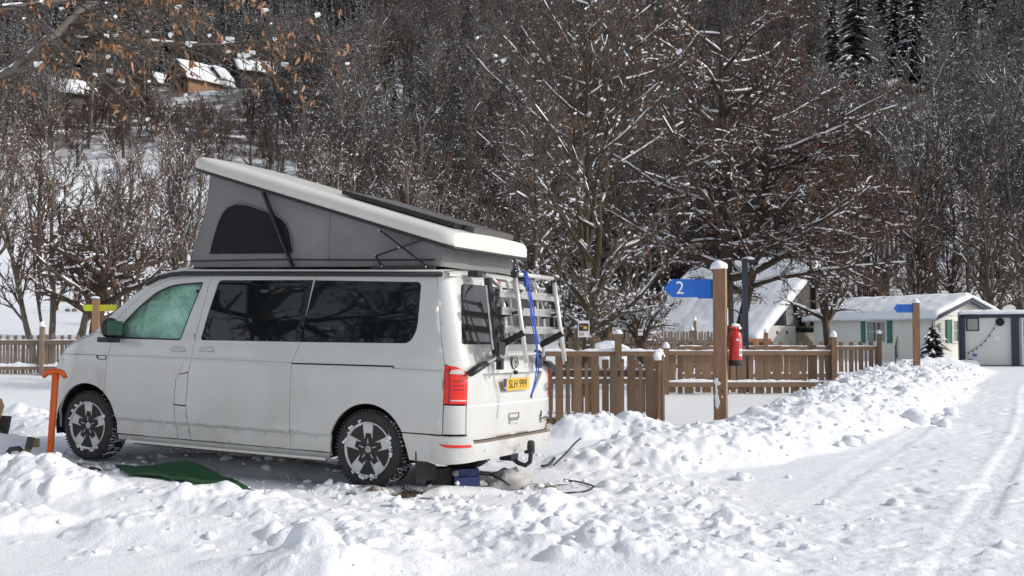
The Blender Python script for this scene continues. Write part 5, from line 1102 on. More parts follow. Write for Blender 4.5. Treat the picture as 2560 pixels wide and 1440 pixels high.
# water container and hoses behind the rear wheel
def vw(x, y, z): return VM @ Vector((x, y, z))
c0 = vw(-.50, .30, 0); zz = -.01
wc = empty('water_bag', (c0.x + .12, c0.y - .12, zz), .35, 'blue tarpaulin waste-water bag with white caps on the ground under the rear bumper', 'water bag'); wc.scale = (.8, .8, .8)
MB().box((0, 0, .06), (.30, .20, .12)).build('bag', M['bluebag'], wc, bevel=.035); MB().box((.02, .02, .165), (.26, .17, .08)).build('upper_bag', M['bluebag'], wc, bevel=.03); MB().box((-.28, .05, .12), (.24, .2, .2)).build('container', M['gap'], wc, bevel=.02)
MB().lathe([(0, -.02), (.024, -.02), (.026, .02), (0, .02)], 'Y', (0, 0, 0), 16).build('white_cap', M['white'], wc, loc=(-.12, -.11, .06)); MB().lathe([(0, -.04), (.035, -.04), (.035, .03), (0, .03)], 'Y', (0, 0, 0), 16).build('grey_cap', M['piping'], wc, loc=(-.14, -.09, .17))
for k, e in enumerate((0, .025)): MB().tube([(.15, -.08, .17 - e), (.26, -.14, .16 - e), (.36, -.22, .10 - e * .5), (.43, -.30, .035)], .010, 7).build('drain_hose', M['rubber'], wc)
sk = MB().blob((0, 0, 0), (.20, .13, .10), 3, .55, 9, fr=2.4).build('icy_lump', mat('dirty_ice', (.62, .61, .60), .5, col2=(.30, .28, .26), scale=6, bump=.01), None, loc=tuple(vw(-.95, .05, .05) + Vector((.0, .0, 0)))); tag(sk, 'dirty grey lump of ice on the ground below the tow bar', 'lump of ice')
def cable(name, P, r_, label):
    pts = [Vector((x, y, gz(x, y) + .012 + (h_[0] if h_ else 0))) for x, y, *h_ in P]; sm_ = []
    for k in range(len(pts) - 1):
        p0, p1, p2, p3 = pts[max(k - 1, 0)], pts[k], pts[k + 1], pts[min(k + 2, len(pts) - 1)]
        for q in range(6):
            t_ = q / 6; s_ = .5 * ((2 * p1) + (-p0 + p2) * t_ + (2 * p0 - 5 * p1 + 4 * p2 - p3) * t_ * t_ + (-p0 + 3 * p1 - 3 * p2 + p3) * t_ ** 3); s_.z = max(s_.z, gz(s_.x, s_.y) + .008); sm_.append(s_)
    sm_.append(pts[-1]); tag(MB().tube(sm_, r_, 8).build(name, M['rubber'], None), label, 'cable')
cable('power_cable', [(.50, 10.62, -.02), (.58, 10.45), (.70, 10.18), (.74, 9.95), (.70, 9.75), (.60, 9.62), (.44, 9.57)], .008, 'black cable curving over the snow to the right of the tow bar')
cable('power_cable', [(.42, 11.3, .01), (.55, 11.45, .05), (.66, 11.62, .10), (.73, 11.75, .14)], .009, 'short black cable end sticking out of the snow bank behind the tow bar')
cable('power_cable', [(.30, 11.25, .02), (.37, 11.3, .02), (.44, 11.42, .04)], .013, 'tiny stub of black cable next to the bumper end of the bank')
for k, (x, y) in enumerate(((-.92, 9.32), (-3.95, 10.45), (-.86, 9.52))):
    mb = MB(); rq_ = random.Random(k)
    for q in range(26): a = rq_.uniform(0, 6.28); r_ = rq_.uniform(0, .10); p = Vector((math.cos(a) * r_, math.sin(a) * r_, .0)); mb.bar(p, p + Vector((math.cos(a) * .04, math.sin(a) * .04, rq_.uniform(.01, .06))), .005)
    mb.blob((0, 0, -.01), (.09, .07, .03), 2, .5, k); o = mb.build('grass_tuft', M['dirt'], None, loc=(x, y, gz(x, y) + .01)); tag(o, ('brown dead grass tuft beside the rear wheel', 'brown dead grass tuft near the front wheel', 'clod of brown soil under the mud flap')[k], 'grass', None, 'stuff')
tick('campsite')
# ------------------------------------------------------------------ trees
def prisms(segs, n, m, name, parent=None, ext=.25, kind=None, phase=0.):
    if not len(segs): return None
    S = np.array(segs, float); P0, P1, r0, r1 = S[:, 0:3], S[:, 3:6], S[:, 6:7], S[:, 7:8]
    d = P1 - P0; L = np.linalg.norm(d, axis=1, keepdims=True) + 1e-9; d = d / L; P0 = P0 - d * r0 * ext; P1 = P1 + d * r1 * ext
    up = np.where(np.abs(d[:, 2:3]) < .9, np.array([[0, 0, 1.]]), np.array([[1., 0, 0]])); x = np.cross(up, d); x /= np.linalg.norm(x, axis=1, keepdims=True); y = np.cross(d, x)
    a = phase + 2 * PI * np.arange(n) / n; c, s = np.cos(a), np.sin(a)
    V0 = P0[:, None] + x[:, None] * (c[None, :, None] * r0[:, None]) + y[:, None] * (s[None, :, None] * r0[:, None])
    V1 = P1[:, None] + x[:, None] * (c[None, :, None] * r1[:, None]) + y[:, None] * (s[None, :, None] * r1[:, None])
    V = np.concatenate([V0, V1], 1).reshape(-1, 3); k = np.arange(n); k2 = (k + 1) % n
    F = (np.stack([k, k2, k2 + n, k + n], -1)[None] + (np.arange(len(S)) * 2 * n)[:, None, None]).reshape(-1, 4)
    return V, F
def rv(rs, s=1.): return Vector((rs.gauss(0, s), rs.gauss(0, s), rs.gauss(0, s)))
def grow(rs, spec):
    """returns list of (level, p0, p1, r0, r1)"""
    out = []
    def br(p, d, L, r_, lv):
        sp = spec[lv]; n = sp['n']; st = L / n; q = Vector(p); dd = Vector(d).normalized(); rr_ = r_; pts = []
        for i_ in range(n):
            dd = (dd + rv(rs, sp['wob']) + Vector((0, 0, sp['up']))).normalized(); q2 = q + dd * st; r2 = max(r_ * (1 - (i_ + 1) / n * sp['tap']), sp['rmin'])
            out.append((lv, q.copy(), q2.copy(), rr_, r2)); pts.append((q.copy(), q2.copy(), dd.copy(), rr_, (i_ + .5) / n)); q = q2; rr_ = r2
        if lv + 1 < len(spec):
            ch = spec[lv + 1]; k = int(ch['cnt'] * rs.uniform(.8, 1.2) + .5)
            for c in range(k):
                t_ = ch['t0'] + (1 - ch['t0']) * ((c + rs.random()) / k); a, b_, d0, ra, _ = pts[min(int(t_ * n), n - 1)]; o = a.lerp(b_, (t_ * n) % 1)
                ax = d0.orthogonal().normalized(); ax.rotate(Matrix.Rotation((rs.random() * 2 * PI) if not ch.get('plan') else (c * 2.4 + rs.uniform(-.5, .5)), 3, d0))
                an = ch['ang'] * rs.uniform(.75, 1.25); cd = d0 * math.cos(an) + ax * math.sin(an)
                if ch.get('flat'): cd.z *= ch['flat']
                L2 = L * ch['len'] * rs.uniform(.7, 1.2) * (1 - ch.get('sh', .5) * t_)
                br(o, cd, L2, max(min(ra * .75, r_ * ch['rr']), ch['rmin']), lv + 1)
    for (p, d, L, r_) in spec[0]['stems']: br(Vector(p), Vector(d), L, r_, 0)
    return out
def tree_parts(seed, spec, sides=(9, 6, 4, 3, 3, 3), snow=.5, snow_r=.010, leaves=0, leaf=.05, blobs=0, bark='bark', twig='twig', leafm='leaf', smin=.0, leafcl=1, droop=0):
    rs = random.Random(seed); S = grow(rs, spec); res = {}
    for nm, lv, m in (('trunk', (0, 1), bark), ('crown', (2, 3, 4, 5), twig)):
        Vs, Fs, n0 = [], [], 0
        for l in lv:
            seg = [(*a, *b_, r0, r1) for q, a, b_, r0, r1 in S if q == l]
            if seg: V, F = prisms(seg, sides[l], None, nm); Vs.append(V); Fs.append((V, F))
        V = np.vstack([v for v, f in Fs]) if Fs else None
        if V is not None:
            FF = []; n0 = 0
            for v, f in Fs: FF.append(f + n0); n0 += len(v)
            k = max(f.shape[1] for f in FF); res[nm] = mesh_np(nm, V, np.vstack(FF), M[m], smooth=True)
    sn = []
    for q, a, b_, r0, r1 in S:
        d = b_ - a; h_ = math.hypot(d.x, d.y) / (d.length + 1e-9)
        if r0 > smin and h_ > .5 and rs.random() < snow * (h_ ** 2):
            t0, t1 = sorted((rs.random() * .4, .55 + rs.random() * .45))
            if q <= 1 and rs.random() < .85: t0, t1 = 0, 1
            p0 = a.lerp(b_, t0); p1 = a.lerp(b_, t1); w_ = min(r0 * (.6 if q <= 1 else .7), .045) + snow_r * (1 if q <= 1 else .75) * rs.uniform(.5, 1.4)
            up = Vector((0, 0, r0 * .8 + w_ * .35)); wa, wb = w_ * rs.uniform(.5, 1), w_ * rs.uniform(.35, 1); pm = p0.lerp(p1, rs.uniform(.35, .65)) + up; sn.append((*(p0 + up), *pm, wa, w_)); sn.append((*pm, *(p1 + up), w_, wb))
    for k in range(blobs):
        q, a, b_, r0, r1 = rs.choice(S); 
        if q < 1: continue
        w_ = rs.uniform(.9, 2.4) * snow_r * 1.2 * (1.7 if rs.random() < .1 else 1); p = b_ + Vector((0, 0, r1 + w_ * .3)); e = Vector((rs.uniform(-1, 1), rs.uniform(-1, 1), .3)).normalized() * w_ * .6; sn.append((*(p - e), *(p + e), w_ * .8, w_ * .6)); sn.append((*(p + e), *(p + e * 1.6), w_ * .6, w_ * .1)); sn.append((*(p - e * 1.5), *(p - e), w_ * .15, w_ * .8))
    if sn: V, F = prisms(sn, 5, None, 'snow', ext=.4); res['branch_snow'] = mesh_np('branch_snow', V, F, M['snowcap'], smooth=True)
    if leaves:
        T = [s_ for s_ in S if s_[0] >= max(2, len(spec) - 2)]; V = []
        for k in range(leaves):
            q, a, b_, r0, r1 = rs.choice(T)
            for c in range(rs.randint(1, leafcl)):
                p = a.lerp(b_, rs.random()) + rv(rs, leaf * .35); l = leaf * rs.uniform(.6, 1.3); dn = (Vector((0, 0, -1 - droop)) + rv(rs, .5)).normalized(); sd_ = dn.cross(rv(rs)).normalized() * l * .3; cu = rv(rs, .12) * l
                V += [p, p + dn * l * .5 + sd_, p + dn * l + cu, p + dn * l * .5 - sd_ * rs.uniform(.3, 1)]
        V = [tuple(v) for v in V]; F = np.arange(len(V)).reshape(-1, 4); res['dead_leaves'] = mesh_np('dead_leaves', V, F, M[leafm])
    return res
def put(name, parts, loc, rz=0., label=None, cat='tree', group=None, sc=1.):
    t = empty(name, loc, rz, label, cat, group); t.scale = (sc,) * 3
    for nm, me in parts.items(): link(nm, me, t, kind='stuff' if nm in ('branch_snow', 'dead_leaves') else None)
    return t
def L_(cnt, len_, ang, n=4, wob=.1, up=.02, rr=.5, rmin=.006, tap=.8, t0=.25, flat=None, sh=.5, plan=False): return dict(cnt=cnt, len=len_, ang=ang, n=n, wob=wob, up=up, rr=rr, rmin=rmin, tap=tap, t0=t0, flat=flat, sh=sh, plan=plan)
def T_(stems, n=12, wob=.03, up=.03, tap=.75, rmin=.03): return dict(stems=stems, n=n, wob=wob, up=up, tap=tap, rmin=rmin)
rt = math.radians
# the two big trees behind the fences
put('bare_tree', tree_parts(21, [T_([((0, 0, -.3), (.02, 0, 1), 9.6, .20), ((.16, .1, -.1), (.16, .05, 1), 7.2, .15), ((.12, 0, 2.75), (1, -.1, .16), 4.6, .10)], n=16, wob=.035), L_(30, .60, rt(66), 10, .11, .02, .42, .018, .85, .32, plan=True, sh=.5), L_(13, .40, rt(48), 6, .15, -.02, .5, .009, .8, .12, flat=.6), L_(8, .45, rt(42), 4, .2, -.03, .6, .006, .8, .1, flat=.7), L_(3, .5, rt(40), 2, .25, -.05, .7, .0045, .7, .1)],
    snow=.9, snow_r=.011, leaves=25000, leaf=.055, blobs=620, smin=.012, droop=1, leafm='leafnear'), (5.35, 27.5, 0), .3, 'large spreading tree with rust-brown dead leaves and snow along its branches, behind the signpost')
put('bare_tree', tree_parts(33, [T_([((0, 0, -.3), (0, 0, 1), 4.6, .185), ((0, 0, 3.0), (-.12, 0, 1), 5.5, .07), ((0, 0, 3.4), (.10, .1, 1), 5.8, .065), ((0, 0, 3.0), (.28, -.1, 1), 5.0, .06), ((0, 0, 2.8), (-.35, 0, 1), 4.2, .055)], n=12, wob=.04, tap=.8, rmin=.02), L_(12, .62, rt(58), 8, .08, .07, .40, .014, .85, .22, plan=True, sh=.3), L_(9, .42, rt(44), 5, .11, .04, .5, .008, .8, .12), L_(6, .45, rt(40), 3, .15, .02, .6, .006, .8, .1), L_(2, .5, rt(36), 2, .18, .02, .7, .0045, .7, .1)],
    snow=.7, snow_r=.014, leaves=5000, leaf=.05, blobs=480, smin=.012, bark='moss', twig='twigg', leafm='leafo'), (1.62, 24.2, 0), 1.0, 'mossy forked tree with an info poster on its trunk, just right of the bike rack')
put('bare_tree', tree_parts(44, [T_([((0, 0, -.3), (.0, 0, 1), 3.1, .17), ((0, 0, 2.0), (.30, -.1, 1), 2.6, .08), ((0, 0, 1.95), (-.42, 0, 1), 2.9, .085)], n=8, wob=.05, tap=.55), L_(6, .75, rt(50), 7, .09, .05, .45, .012, .85, .62, plan=True, sh=.3), L_(6, .45, rt(42), 4, .12, .02, .5, .008, .8, .12, flat=.7), L_(5, .5, rt(40), 3, .15, .02, .6, .006, .8, .1)],
    snow=.8, snow_r=.014, leaves=250, blobs=160, smin=.008, bark='bark', twig='twigg'), (10.1, 35.0, -.1), 0, 'small forked tree growing in front of the mobile home wall')
pol = tree_parts(55, [T_([((0, 0, -.3), (0, 0, 1), 1.7, .19)], n=5, wob=.03, tap=.2), L_(7, 1.5, rt(40), 7, .14, .06, .5, .03, .8, .72, plan=True, sh=.2), L_(9, .5, rt(42), 5, .13, .05, .5, .010, .8, .15), L_(7, .5, rt(40), 3, .15, .02, .6, .007, .8, .1), L_(2, .5, rt(36), 2, .18, .02, .7, .006, .7, .1)], snow=.85, snow_r=.018, leaves=700, blobs=260, smin=.010, twig='twigg', leaf=.06)
for x, y, rz_, sc, lb in ((4.32, 37.3, 0, 1.0, 'pollarded tree with stubby snow-topped limbs and a small notice, left of the snowy roof'), (3.75, 42.3, 2.1, 1.15, 'pollarded tree just behind and left of the one with stubby limbs'), (2.3, 44.0, 4.0, 1.25, 'pollarded tree between the info poster and the left yellow sign'), (-.2, 40.0, 1.2, 1.3, 'pollarded tree partly hidden behind the raised roof of the van'), (5.6, 58.0, 3.3, 1.4, 'pollarded tree rising at the left end of the snowy roof')):
    put('pollard_tree', pol, (x, y, gz(x, y) - .1), rz_, lb, 'tree', 'pollarded trees in the middle distance', sc)
# multi-stemmed trees at the left
put('bare_tree', tree_parts(61, [T_([((-.35, 0, -.2), (-.20, 0, 1), 5.6, .10), ((0, 0, -.2), (.03, .1, 1), 6.2, .11), ((.75, 0, -.2), (.14, 0, 1), 6.2, .12), ((.8, 0, .8), (.40, 0, 1), 4.8, .06), ((-.1, 0, .6), (-.30, .1, 1), 5.2, .05)], n=12, wob=.035), L_(13, .42, rt(34), 6, .07, .05, .42, .010, .85, .22, sh=.4), L_(7, .48, rt(34), 4, .11, .03, .55, .007, .8, .12), L_(5, .5, rt(34), 3, .15, .0, .6, .006, .8, .1)],
    snow=.35, snow_r=.012, leaves=5600, leaf=.06, blobs=240, bark='barkg', twig='twig', smin=.006, leafm='leafnear'), (-13.6, 32.5, .40), 0, 'clump of slim grey stems with rusty leaves behind the left picket fence')
put('bare_tree', tree_parts(62, [T_([((0, 0, -.2), (-.02, 0, 1), 3.4, .22)], n=8, wob=.06, tap=.4), L_(11, .95, rt(66), 9, .08, .05, .5, .02, .85, .45, plan=True, sh=.3), L_(10, .42, rt(46), 5, .12, .05, .5, .010, .8, .12), L_(6, .5, rt(40), 3, .15, .02, .6, .007, .8, .1)],
    snow=.4, snow_r=.012, leaves=3600, leaf=.06, blobs=240, bark='bark', twig='twig', smin=.01, leafm='leafnear'), (-12.0, 31.8, .35), .5, 'dark thick-trunked tree with a long low limb behind the snow-capped fence post')
fan = tree_parts(63, [T_([((0, 0, -.2), (-.06, 0, 1), 5.0, .10), ((.12, 0, -.2), (.05, 0, 1), 5.4, .11), ((.2, .1, .6), (.22, 0, 1), 4.4, .05), ((-.05, 0, 1.0), (-.26, 0, 1), 4.0, .05), ((.1, 0, 1.2), (.0, .2, 1), 4.4, .05)], n=10, wob=.03), L_(14, .42, rt(27), 6, .06, .05, .42, .009, .85, .2, sh=.4), L_(7, .5, rt(28), 4, .10, .04, .55, .007, .8, .12), L_(4, .5, rt(30), 3, .14, .02, .6, .006, .8, .1)], snow=.35, snow_r=.011, leaves=1300, leaf=.055, blobs=150, bark='barkg', twig='twigg', smin=.004, leafm='leafo')
for x, y, z, rz_, sc, lb in ((-12.3, 34.8, .75, 0, 1.05, 'fan-shaped tree of upright stems just right of the yellow-green arrows'), (-11.6, 39.0, 1.2, 2.4, 1.25, 'slender upright tree in front of the canvas edge of the raised roof'), (-18.3, 38.0, 1.3, 4.0, 1.3, 'upright tree at the very left edge behind the clump of grey stems'), (-7.2, 45.0, 1.0, 1.1, 1.35, 'upright tree whose top shows above the front of the pop-top'), (-3.8, 42.0, .6, 3.0, 1.2, 'upright tree showing above the middle of the pop-top')):
    put('fan_tree', fan, (x, y, z), rz_, lb, 'tree', 'upright fan-shaped trees behind the van', sc)
# old tree to the left of the camera whose limb hangs into the frame
put('beech_tree', tree_parts(71, [T_([((0, 0, -.3), (0, 0, 1), 6.5, .33)], n=10, wob=.05, tap=.6), L_(9, .62, rt(62), 9, .08, .03, .42, .03, .85, .38, plan=True, sh=.3), L_(8, .5, rt(44), 5, .11, .02, .5, .012, .8, .15), L_(6, .5, rt(40), 3, .15, .0, .6, .006, .8, .1)], snow=.6, snow_r=.02, leaves=1600, leaf=.09, blobs=60, leafm='leafo'), (-8.3, 7.0, 0), 0, 'old tree standing outside the left edge of the frame', sc=1.0)
rs_ = random.Random(5)
def limb(pts, radii, seed, nb, lfs, label):
    S = []; rs = random.Random(seed); P = [Vector(p) for p in pts]
    for a, b_, r0, r1 in zip(P[:-1], P[1:], radii[:-1], radii[1:]):
        for q in range(4): S.append((1, a.lerp(b_, q / 4), a.lerp(b_, (q + 1) / 4), lerp(r0, r1, q / 4), lerp(r0, r1, (q + 1) / 4)))
    tw = []
    for k in range(nb):
        _, a, b_, r0, _ = rs.choice(S[len(S) // 4:]); d = Vector((rs.uniform(.2, 1), rs.uniform(-.5, .5), rs.uniform(-.55, .35))).normalized(); q = a.copy(); L = rs.uniform(.35, 1.3); rr_ = min(.014, r0 * .5)
        for i_ in range(6):
            d = (d + rv(rs, .12) + Vector((0, 0, -.04))).normalized(); q2 = q + d * L / 6; tw.append((2, q.copy(), q2.copy(), rr_ * (1 - i_ / 7), rr_ * (1 - (i_ + 1) / 7)))
            if rs.random() < .6:
                e = (d + rv(rs, .5)).normalized(); tw.append((3, q2.copy(), q2 + e * rs.uniform(.05, .22), .0035, .002))
            q = q2
    o = empty('overhanging_limb', P[0], 0, label, 'branch'); iv = -P[0]
    for nm, G, n, m_ in (('limb', S, 10, 'barkg'), ('twigs', tw, 4, 'twigg')):
        V, F = prisms([(*(a + iv), *(b_ + iv), r0, r1) for _, a, b_, r0, r1 in G], n, None, nm); link(nm, mesh_np(nm, V, F, M[m_], smooth=True), o)
    V = []
    for k in range(lfs):
        _, a, b_, r0, r1 = rs.choice(tw)
        for c in range(rs.randint(1, 3)):
            p = a.lerp(b_, rs.random()) + iv; l = rs.uniform(.04, .068); dn = (Vector((0, 0, -1.2)) + rv(rs, .35)).normalized(); sd_ = dn.cross(rv(rs)).normalized() * l * .22; cu = rv(rs, .2) * l
            V += [p, p + dn * l * .3 + sd_, p + dn * l * .7 + sd_ * .7 + cu, p + dn * l + cu * 1.5]; V += [p, p + dn * l + cu * 1.5, p + dn * l * .7 - sd_ * .6 + cu * .5, p + dn * l * .3 - sd_]
    link('dead_leaves', mesh_np('dead_leaves', [tuple(v) for v in V], np.arange(len(V)).reshape(-1, 4), M['leafo']), o, kind='stuff')
    sn = []
    for _, a, b_, r0, r1 in S:
        if rs.random() < .35: up = Vector((0, 0, r0 * .7)) + iv; w_ = r0 * .5 + .01; sn.append((*(a + up), *(a.lerp(b_, .8) + up), w_, w_ * .6))
    for k in range(26): _, a, b_, r0, r1 = rs.choice(tw); w_ = rs.uniform(.010, .026); p = a + iv + Vector((0, 0, w_ * .6)); e = Vector((rs.uniform(-1, 1), 0, .2)) * w_; sn.append((*(p - e), *(p + e), w_, w_ * .6))
    V, F = prisms(sn, 7, None, 's', ext=.5); link('branch_snow', mesh_np('branch_snow', V, F, M['snowcap'], smooth=True), o, kind='stuff')
def at(u, v, y): return ((u - 1280) / FPX * y * 1.0, y, CAMZ + (836 - v) / FPX * y)
limb([at(-420, 330, 8.6), at(-160, 270, 8.8), at(20, 175, 9), at(110, 100, 9.1), at(200, 10, 9.3), at(300, -80, 9.5), at(420, -200, 9.6)], [.07, .058, .048, .04, .033, .026, .016], 8, 34, 105, 'thick leaning limb with orange dead leaves crossing the top left corner')
limb([at(60, 150, 9.0), at(160, 95, 9.2), at(270, 90, 9.3), at(400, 100, 9.4), at(520, 105, 9.4), at(640, 95, 9.4)], [.032, .026, .02, .014, .010, .005], 12, 34, 150, 'thin level branch with drooping orange leaves along the top left of the picture')
limb([at(-300, 60, 8.4), at(-60, 20, 8.6), at(160, -10, 8.8), at(380, -40, 9.0), at(620, -60, 9.2)], [.03, .026, .02, .014, .008], 18, 34, 120, 'twiggy leafy branch hanging in along the top edge at the left')
tick('near trees')
# ------------------------------------------------------------------ middle distance trees (single things, copied)
def bare(seed, hgt, twigm, rmin, leaves, brown=True, cnt=(20, 7, 5), ang=42, snow=.28, sr=.010, blobs=60, trunk=.16, leafm='leaf', bk='bark', t1=.18):
    return tree_parts(seed, [T_([((0, 0, -.4), (.02, 0, 1), hgt, trunk)], n=9, wob=.03, rmin=.02, tap=.85), L_(cnt[0], .45, rt(ang), 5, .08, .05, .42, rmin * 1.6, .8, t1, sh=.55), L_(cnt[1], .5, rt(38), 3, .13, .03, .55, rmin * 1.2, .7, .12), L_(cnt[2], .55, rt(38), 2, .15, .0, .6, rmin, .6, .1)], sides=(6, 4, 3, 3, 3), snow=snow, snow_r=sr, leaves=leaves, leaf=.12, blobs=blobs, bark=bk, twig=twigm, smin=0, leafm=leafm)
mids = [bare(101, 8.5, 'twig', .011, 1300), bare(102, 9.5, 'twig', .011, 700), bare(103, 8, 'twigg', .011, 150, ang=32), bare(104, 10, 'twigg', .012, 60, ang=48)]
rm = random.Random(77)
xs0 = [
 (-27, 76, 'bare tree at the far left edge above the rail fence'), (-16, 82, 'brown tree on the open snow slope above the yellow-green arrows'), (-12.0, 78, 'brown tree on the snow slope straight above the cab of the van'), (-9, 66, 'slim tree right beside the front edge of the canvas'), (-8, 70, 'slim tree just above the nose of the pop-top'),
 (-5.5, 62, 'bare tree above the mesh window of the pop-top'), (-3, 68, 'bare tree above the upper part of the sloping roof'), (-.5, 60, 'bare tree above the left end of the solar panel'), (1.5, 66, 'bare tree above the right end of the solar panel'), (3.8, 61, 'bare tree behind the info poster and its mossy trunk'),
 (6.0, 68, 'bare tree behind the right yellow sign'), (8.5, 71, 'bare tree rising over the left corner of the snowy roof'), (10.8, 73, 'bare tree rising over the middle of the snowy roof'), (13.5, 70, 'bare tree right of the lamp post above the snowy roof'), (16.0, 72, 'bare tree behind the peak of the barn gable'),
 (18.5, 69, 'bare tree in the gap between barn gable and mobile home'), (21, 66, 'bare tree behind the left end of the mobile home roof'), (23, 62, 'bare tree behind the middle of the mobile home roof'), (25.5, 64, 'bare tree behind the ridge end of the mobile home'), (28, 60, 'bare tree at the right edge behind the cabin'), (30.5, 66, 'farther bare tree at the right edge behind the cabin'),
 (24.5, 56.5, 'small tree directly above the navy top beam of the cabin'), (27.5, 54, 'tree at the right picture edge over the cabin glazing'), (-24, 75, 'brown tree at the left behind the clump of grey stems'), (-30, 70, 'brown tree half outside the left edge'), (1.2, 52, 'low tree right behind the bike rack'), (-2.0, 51, 'low tree hidden behind the rear of the pop-top')]
for k, (x, y, lb) in enumerate(xs0):
    put('woodland_tree', mids[(k * 7 + k // 3) % 4], (x, y, gz(x, y) - .2), rm.uniform(0, 6.28), lb, 'tree', 'bare trees along the foot of the wood', rm.uniform(.8, 1.25))
# spruces
def spruce(seed, H, whorls=20, per=9, snowf=.8, R0=2.3):
    per = int(per * 1.5)
    rs = random.Random(seed); V, F, fm = [], [], []; 
    def fan_(o, d, L, w_, dr, sn):
        n0 = len(V); side = Vector((-d.y, d.x, 0)); K = 4
        for i_ in range(K + 1):
            t_ = i_ / K; c = o + d * L * t_ + Vector((0, 0, -dr * L * (t_ ** 1.5) + .12 * L * t_ * (1 - t_) * 2)); ww = w_ * math.sin(min(1, t_ * 1.15 + .18) * PI) * rs.uniform(.7, 1.2)
            V.append(c + side * ww - Vector((0, 0, ww * .5))); V.append(c + Vector((0, 0, sn))); V.append(c - side * ww - Vector((0, 0, ww * .5)))
        for i_ in range(K):
            a = n0 + i_ * 3; F.append((a, a + 1, a + 4, a + 3)); F.append((a + 1, a + 2, a + 5, a + 4))
    for w_ in range(whorls):
        t_ = w_ / whorls; z = H * (.06 + .94 * t_); rad = R0 * (1 - t_) ** .85 + .15
        for k in range(per):
            a = rs.random() * 6.28; d = Vector((math.cos(a), math.sin(a), 0)); L = rad * rs.uniform(.65, 1.15); fan_(Vector((0, 0, z + rs.uniform(-.4, .4) * R0 / 2.5)), d, L, L * .15 + .05, .52, 0); fm += [0] * 8
            if rs.random() < snowf:
                n0 = len(V); n1 = len(F); t0 = rs.uniform(.3, .6); zz_ = V[-15 + 1].z; fan_(Vector((0, 0, zz_ + .06 - .52 * L * t0 ** 1.5 + .24 * L * t0 * (1 - t0))) + d * L * t0, d, L * rs.uniform(.25, .98 - t0 if t0 < .7 else .28), (L * .15 + .05) * .5, .62, .02); fm += [1] * 8
    V += [Vector(p) for p in ((.12, 0, 0), (-.06, .1, 0), (-.06, -.1, 0), (0, 0, H + .4))]; n = len(V); F += [(n - 4, n - 3, n - 1, n - 1), (n - 3, n - 2, n - 1, n - 1), (n - 2, n - 4, n - 1, n - 1)]; fm += [0] * 3
    F = F[:-3]; fm = fm[:-3]
    ndl = [f for f, q in zip(F, fm) if q == 0]; snw = [f for f, q in zip(F, fm) if q == 1]; Vt = [tuple(v) for v in V]; r_ = {}
    r_['foliage'] = mesh_np('foliage', Vt, ndl, M['needle']); r_['branch_snow'] = mesh_np('branch_snow', Vt, snw, M['snowcap'])
    mb = MB(); mb.tube([(0, 0, -.5), (0, 0, H * .5), (0, 0, H + .3)], [.16, .10, .01], 6); r_['trunk'] = mb.mesh('trunk', M['bark']); return r_
sprs = [spruce(1, 17, 20, 10, .5, 3.2), spruce(2, 14, 18, 10, .65, 2.7), spruce(3, 20, 24, 10, .4, 3.6)]
SPOTS = []
def onhill(u, v):        # ground point on the hillside under a pixel direction
    lo = 62.
    for yy in np.arange(62, 900, 1.0):
        x = (u - 1280) / FPX * yy
        if float(base(x, yy)) >= CAMZ + (836 - v) / FPX * yy: return x, yy
    return (u - 1280) / FPX * 800, 800.
for k, (u, v, i_, sc, lb) in enumerate(((2150, 420, 2, 1.0, 'tall dark spruce right of the big leafy tree, reaching down the slope'), (2090, 330, 1, 1.0, 'spruce half hidden behind the edge of the big leafy tree'), (2250, 190, 0, .8, 'snow-dusted spruce at the upper right, left of the pair'), (2345, 190, 2, .8, 'broad snow-dusted spruce at the upper right with heavy white boughs'), (2430, 150, 1, .8, 'small pale spruce at the upper right corner'), (2300, 230, 2, .9, 'tall dark spruce between the two heavy-boughed ones at the upper right'), (2500, 60, 0, .9, 'spruce cut by the top edge near the right corner'), (2160, 60, 2, .9, 'spruce crossing the top edge right of the big leafy tree'), (2215, 120, 1, .9, 'dark spruce near the top of the picture at the right'), (1165, 95, 0, .75, 'lone snow-dusted spruce near the top centre'), (980, 310, 1, .55, 'lone small spruce above the middle of the raised roof'), (615, 215, 1, .6, 'spruce standing just right of the hillside barn'), (200, 210, 0, .8, 'spruce left of the hillside barn'), (880, 115, 1, .7, 'dark spruce above the right end of the hillside barn'))):
    x, y = onhill(u, v); SPOTS.append((u, y)); put('spruce_tree', sprs[i_], (x, y, gz(x, y) - .3), k * 1.3, lb, 'spruce', 'spruces on the hillside', sc * (1.4 if y < 260 else 1.55))
put('spruce_tree', spruce(9, 1.75, 13, 10, .55, 1.2), (16.95, 44.5, -.1), 0, 'small snowy spruce in front of the mobile home gable', 'spruce')
